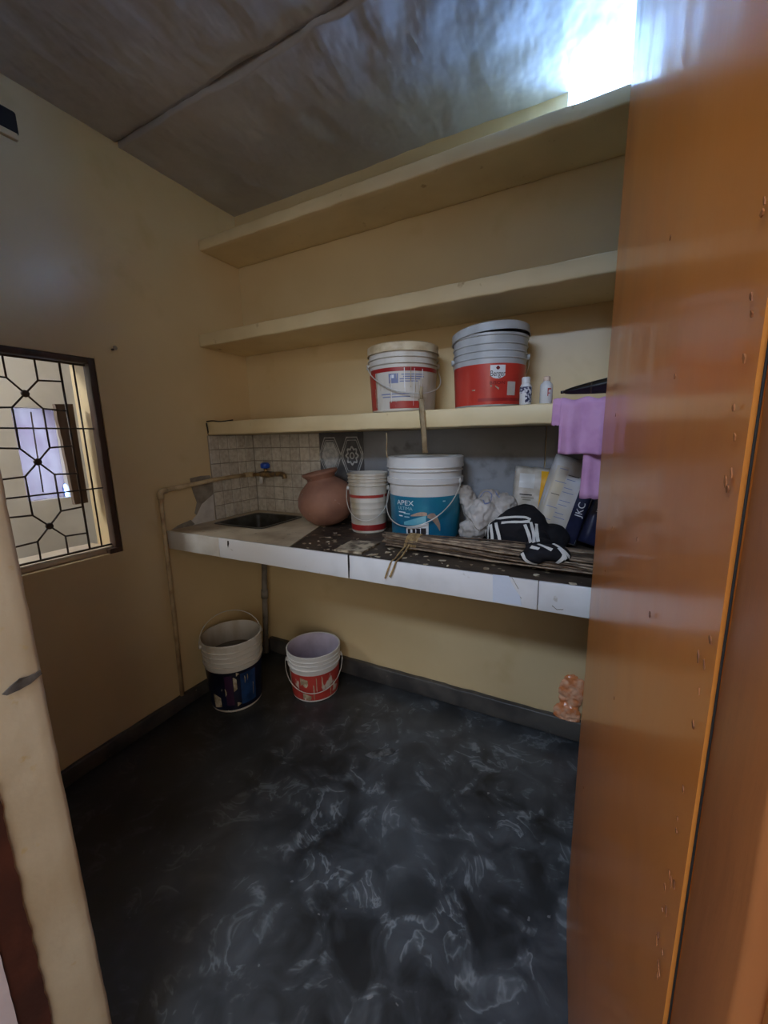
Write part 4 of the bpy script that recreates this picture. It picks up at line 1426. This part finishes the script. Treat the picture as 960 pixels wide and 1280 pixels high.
# ------------------------------------------------------------------ crumpled white cloths, yellow packet and sacks
P = at(592, 640, 1.50)
wc = thing('crumpled_cloth', (P.x, P.y, CZ), 'crumpled whitish cloth heap between teal bucket and black garment', 'cloth')
e2 = [(at(588, 632, 1.52), (0.031, 0.040, 0.085), (0, -0.35, 0)),
      (at(601, 645, 1.49), (0.050, 0.050, 0.075), (0, 0.35, 0)),
      (at(590, 662, 1.47), (0.048, 0.050, 0.040), (0, 0, 0)),
      (at(612, 624, 1.53), (0.040, 0.04, 0.040), (0, 0, 0)),
      (at(630, 634, 1.53), (0.045, 0.040, 0.052), (0, 0, 0)),
      (at(620, 655, 1.50), (0.055, 0.045, 0.060), (0, 0, 0))]
me = blob_mesh(e2, 0.0045, 0.011, 34, True, 1, 4)
clamp_z(me, CZ - 0.002)
bv2 = BVHTree.FromPolygons([v.co.copy() for v in me.vertices], [p.vertices[:] for p in me.polygons])
link('cloth', me, M_cloth, wc, smooth=True)
for ps in (((580, 640), (590, 652), (598, 663), (612, 654)), ((600, 622), (606, 615), (614, 617), (613, 627), (606, 630), (604, 625)), ((617, 612), (622, 620), (625, 622))):
    ribbon_on('seam', bv2, ps, 0.004, M_prblue if ps[0][0] > 590 else M_patch, wc)


def pouch(name, M, w, h, d, m, parent, nx=14, nz=18, crimp=0.2):
    """a filled packet: pillow section, flat crimped ends; local x width, y depth, z height from 0"""
    bm = bmesh.new()
    g = {}
    for s in (-1, 1):
        for i in range(nx + 1):
            for j in range(nz + 1):
                u, v = 2 * i / nx - 1, j / nz
                e = (1 - abs(u) ** 10) ** 0.5 * min(1, (v + 0.25) / 0.35) * (min(1, (1 - v) / crimp) ** 0.6)
                edge = (i in (0, nx)) or j == nz
                if edge and s == 1:
                    g[(s, i, j)] = g[(-1, i, j)]
                    continue
                n_ = 0.006 * noise.noise((u * 2.2 + s, v * 4, d * 50))
                g[(s, i, j)] = bm.verts.new(M @ Vector((u * w / 2 * (1 - 0.03 * math.sin(v * 6)), s * (d / 2 * e) + (n_ if not edge else 0), v * h + 0.004 * noise.noise((u * 3, v, s)))))
    for s in (-1, 1):
        for i in range(nx):
            for j in range(nz):
                vs = [g[(s, i, j)], g[(s, i + 1, j)], g[(s, i + 1, j + 1)], g[(s, i, j + 1)]]
                bm.faces.new(vs if s == -1 else vs[::-1])
    bot = [g[(-1, i, 0)] for i in range(nx + 1)] + [g[(1, i, 0)] for i in range(nx - 1, 0, -1)]
    bm.faces.new(bot[::-1])
    me = to_mesh(bm)
    return me


def panel_on(name, me_bvh, M, x0, x1, z0, z1, m, parent, off=0.0012, slant=0.0, nx=6, nz=10):
    """print on the front of a packet, following its surface"""
    bm = bmesh.new()
    g = []
    D = (M.to_3x3() @ Vector((0, 1, 0))).normalized()
    for i in range(nx + 1):
        r = []
        for j in range(nz + 1):
            v = j / nz
            x = x0 + (x1 - x0) * i / nx + slant * v
            p = M @ Vector((x, -0.3, z0 + (z1 - z0) * v))
            hit = me_bvh.ray_cast(p, D)[0]
            r.append(bm.verts.new((hit - D * off) if hit is not None else M @ Vector((x, 0, z0 + (z1 - z0) * v))))
        g.append(r)
    for i in range(nx):
        for j in range(nz):
            bm.faces.new((g[i][j], g[i + 1][j], g[i + 1][j + 1], g[i][j + 1]))
    return link(name, to_mesh(bm), m, parent, smooth=True)


def text_on(name, bvh, M, s, size, x, z, m, parent, rot=0, xs=1, off=0.0042):
    me = text_tris(s, size)
    me.transform(Matrix.Rotation(rot, 4, 'Z') @ Matrix.Diagonal((xs, 1, 1, 1)))
    D = (M.to_3x3() @ Vector((0, 1, 0))).normalized()
    for v in me.vertices:
        p = M @ Vector((x + v.co.x, -0.3, z + v.co.y))
        h = bvh.ray_cast(p, D)[0]
        v.co = (h - D * off) if h is not None else M @ Vector((x + v.co.x, 0, z + v.co.y))
    return link(name, me, m, parent)


def bvh_of(me):
    return BVHTree.FromPolygons([v.co.copy() for v in me.vertices], [p.vertices[:] for p in me.polygons])


# yellow and white packet
P = at(660, 640, 1.56)
yp = thing('food_packet', (P.x, 1.56, CZ), 'white packet with yellow side band standing against stone wall', 'packet')
M_ = Matrix.Translation((P.x - 0.004, 1.572, CZ - 0.002)) @ Matrix.Rotation(math.radians(3), 4, 'Y') @ Matrix.Rotation(math.radians(-8), 4, 'X') @ Matrix.Rotation(math.radians(14), 4, 'Z')
me = pouch('p', M_, 0.135, at(662, 583, 1.575).z - CZ, 0.06, M_packet, yp)
bvp = bvh_of(me)
HP = at(662, 583, 1.575).z - CZ
link('packet_body', me, M_packet, yp, smooth=True)
panel_on('yellow_band', bvp, M_, 0.024, 0.060, 0.004, HP - 0.014, M_yellow, yp, off=0.0025, nz=24)
for k, (x0, x1, z) in enumerate(((-0.046, -0.002, 0.60), (-0.040, 0.006, 0.56), (-0.034, -0.004, 0.53))):
    panel_on('print_line', bvp, M_, x0, x1, HP * z, HP * z + 0.004, M_prdark if k == 0 else M_patch, yp, nx=4, nz=1, off=0.002)
panel_on('picture', bvp, M_, -0.052, 0.002, HP * 0.70, HP * 0.90, M_wht, yp, off=0.002)

# grout sack leaning to the right, navy side band
def sack(name, x, y, w, h, d, roll, lean, yaw, label):
    M = Matrix.Translation((x, y, CZ - 0.002 + 0.5 * w * math.sin(abs(roll)))) @ Matrix.Rotation(yaw, 4, 'Z') @ Matrix.Rotation(roll, 4, 'Y') @ Matrix.Rotation(lean, 4, 'X')
    root = thing('powder_sack', (x, y, CZ), label, 'bag', 'printed powder bags')
    me = pouch('p', M, w, h, d, None, root, crimp=0.12)
    return root, M, me


s1, M1, me = sack('powder_sack', -0.108, 1.500, 0.165, 0.290, 0.07, math.radians(17), math.radians(-9), math.radians(10), 'white printed powder bag with navy side, leaning under pink cloth')
bv = bvh_of(me)
link('bag_body', me, M_sack, s1, smooth=True)
panel_on('cream_panel', bv, M1, -0.076, -0.030, 0.02, 0.25, M_sack_cream, s1)
panel_on('navy_band', bv, M1, 0.024, 0.078, 0.004, 0.285, M_sack_navy, s1, off=0.002, nz=24)
text_on('lettering', bv, M1, 'JKC', 0.032, 0.048, 0.125, M_prwhite, s1, rot=math.pi / 2)
text_on('lettering', bv, M1, 'max', 0.022, 0.048, 0.190, M_prwhite, s1, rot=math.pi / 2)
for k in range(13):
    z = 0.06 + k * 0.015
    x0 = -0.026 if k % 3 else -0.060
    panel_on('print_line', bv, M1, x0, x0 + (0.036 if k % 2 else 0.028), z, z + 0.0022, M_prblue if k not in (6, 11) else M_prdark, s1, off=0.0018, nx=3, nz=1)
s2, M2, me = sack('powder_sack', 0.022, 1.492, 0.100, 0.235, 0.06, math.radians(17), math.radians(-6), math.radians(10), 'navy printed powder bag half hidden by the door edge')
bv = bvh_of(me)
link('bag_body', me, M_sack_navy, s2, smooth=True)
text_on('lettering', bv, M2, 'INOX', 0.032, -0.024, 0.150, M_prwhite, s2, rot=math.pi / 2)

# ------------------------------------------------------------------ crumpled orange bag by the door, floor smear
P = at(712, 868, 1.632)
ZS = 0.0905
e3 = [((P.x + 0.004, 1.634, P.z + 0.004), (0.046, 0.012, 0.088), (0, 0.05, 0)), ((P.x - 0.006, 1.630, ZS + 0.020), (0.052, 0.016, 0.050), (0, 0, 0)), ((P.x + 0.03, 1.634, P.z + 0.03), (0.036, 0.012, 0.05), (0, 0, 0))]
me = blob_mesh(e3, 0.004, 0.005, 46, True, 1, 8)
clamp_z(me, ZS)
og = link('orange_bag', me, M_orange, smooth=True)
tag(og, 'crumpled orange plastic bag on the skirting by door edge', 'bag')
bm = bmesh.new()
vs = []
pp = [(455, 944), (466, 939), (480, 936), (492, 935), (495, 939), (490, 943), (478, 946), (464, 948)]
bm.faces.new([bm.verts.new(at_z(x, y, 0.0015)) for x, y in pp])
bm.normal_update()
bmesh.ops.solidify(bm, geom=bm.faces[:], thickness=0.001)
fl_ = [o for o in COL.objects if o.name == 'floor'][0]
link('dried_smear', to_mesh(bm), mat('chalky_smear', (0.16, 0.17, 0.18, 1), 0.5, (0.05, 0.052, 0.056, 1), 30), fl_)

# ------------------------------------------------------------------ the open door and its frame
HX, HY, EX, EY = 0.0655, 0.252, 0.0168, 0.985
dr = thing('door_1', (HX, HY, 0.01), 'glossy orange-brown door standing open at the right', 'door', kind='structure')
u = Vector((EX - HX, EY - HY, 0))
W = u.length
u.normalize()
nr = Vector((u.y, -u.x, 0))      # away from the visible face
bm = bmesh.new()
nxd, nzd = 36, 110
prof = []
for i in range(nxd + 1):
    prof.append(((W - 0.03) * i / nxd, 0.0))
for q in (0.022, 0.016, 0.011, 0.007, 0.004, 0.0018, 0.0):
    prof.append((W - q, 0.0))
g = []
TH = 0.034
for k in range(nzd + 1):
    z = 0.012 + 2.075 * k / nzd
    row = []
    for s, _ in prof:
        e = min(1, (W - s) / 0.026)
        rd = 0.009 * (1 - e) ** 2.2
        top = min(1, max(0, (z - 1.72) / 0.2))
        wob = 0.0011 * top * noise.noise((s * 55, z * 3.0, 1)) + 0.0006 * top * noise.noise((s * 120, z * 7.0, 5)) + 0.0012 * noise.noise((s * 9, z * 2.2, 4)) + 0.0006 * noise.noise((s * 30, z * 5, 7))
        if s > W - 0.001:
            wob += 0.0
        jag = 0.0035 * (noise.noise((1, z * 9, 2)) + 0.5 * noise.noise((4, z * 26, 2))) * max(0, 1 - (W - s) / 0.02)
        row.append(bm.verts.new(Vector((HX, HY, z)) + u * (s + jag) + nr * (rd + wob)))
    # back side
    row.append(bm.verts.new(Vector((HX, HY, z)) + u * (W - 0.001) + nr * TH))
    row.append(bm.verts.new(Vector((HX, HY, z)) + nr * TH))
    g.append(row)
n = len(g[0])
for a, b in zip(g[:-1], g[1:]):
    for k in range(n):
        bm.faces.new((a[k], a[(k + 1) % n], b[(k + 1) % n], b[k]))
bm.faces.new(g[0])
bm.faces.new(g[-1][::-1])
o = link('door_leaf', to_mesh(bm), M_door, dr, smooth=True)
sharp(o.data, 50)
M_chip = mat('dark_chipped_paint', srgb(128, 76, 44), 0.6, srgb(170, 104, 56), 90)
rc = random.Random(21)
bm = bmesh.new()
for i in range(60):
    z = rc.uniform(0.55, 1.62)
    s0 = rc.uniform(0.006, 0.022) + 0.010 * noise.noise((0, z * 3, 1))
    ln, wd = rc.uniform(0.0012, 0.0042), rc.uniform(0.0006, 0.0022)
    vs = []
    for k in range(6):
        a = 2 * math.pi * k / 6
        vs.append(bm.verts.new(Vector((HX, HY, z + ln * math.sin(a) * rc.uniform(.6, 1.1))) + u * (s0 + wd * math.cos(a) * rc.uniform(.6, 1.2) + 0.3 * ln * math.sin(a)) - nr * 0.0016))
    fc = bm.faces.new(vs)
for i in range(10):
    z, s0 = rc.uniform(0.5, 1.6), rc.uniform(0.06, W - 0.05)
    ln = rc.uniform(0.0015, 0.003)
    bm.faces.new([bm.verts.new(Vector((HX, HY, z + ln * math.sin(2 * math.pi * k / 6))) + u * (s0 + ln * math.cos(2 * math.pi * k / 6)) - nr * 0.0022) for k in range(6)])
bm.normal_update()
bmesh.ops.solidify(bm, geom=bm.faces[:], thickness=0.0006)
o = link('paint_chips', to_mesh(bm), M_chip, dr)
o['kind'] = 'stuff'
for zz in (0.3, 1.75):
    tube('hinge', [(HX + 0.012, HY - 0.004, zz), (HX + 0.012, HY - 0.004, zz + 0.09)], 0.005, M_iron, dr, n=8)

fr = thing('trim_3', (0.1, 0.2, 0), 'brown painted door frame post at the right edge', 'door frame', kind='structure')
tube('frame_gap', [(0.0672, 0.2475, 0.01), (0.0672, 0.2475, 1.0), (0.0672, 0.2475, 2.09)], 0.0006, M_soot, fr, n=6)
rough_box('post', (0.068, 0.135, 0.178, 0.2495, 0, 2.10), M_doorframe, fr, step=0.05, amp=0.001, bevel=0.003)
rough_box('outer_post', (0.076, 0.135, 0.03, 0.177, 0, 2.10), M_doorframe2, fr, step=0.05, amp=0.001, bevel=0.003)

for o in SC.objects:
    if '_o' in o:
        del o['_o']
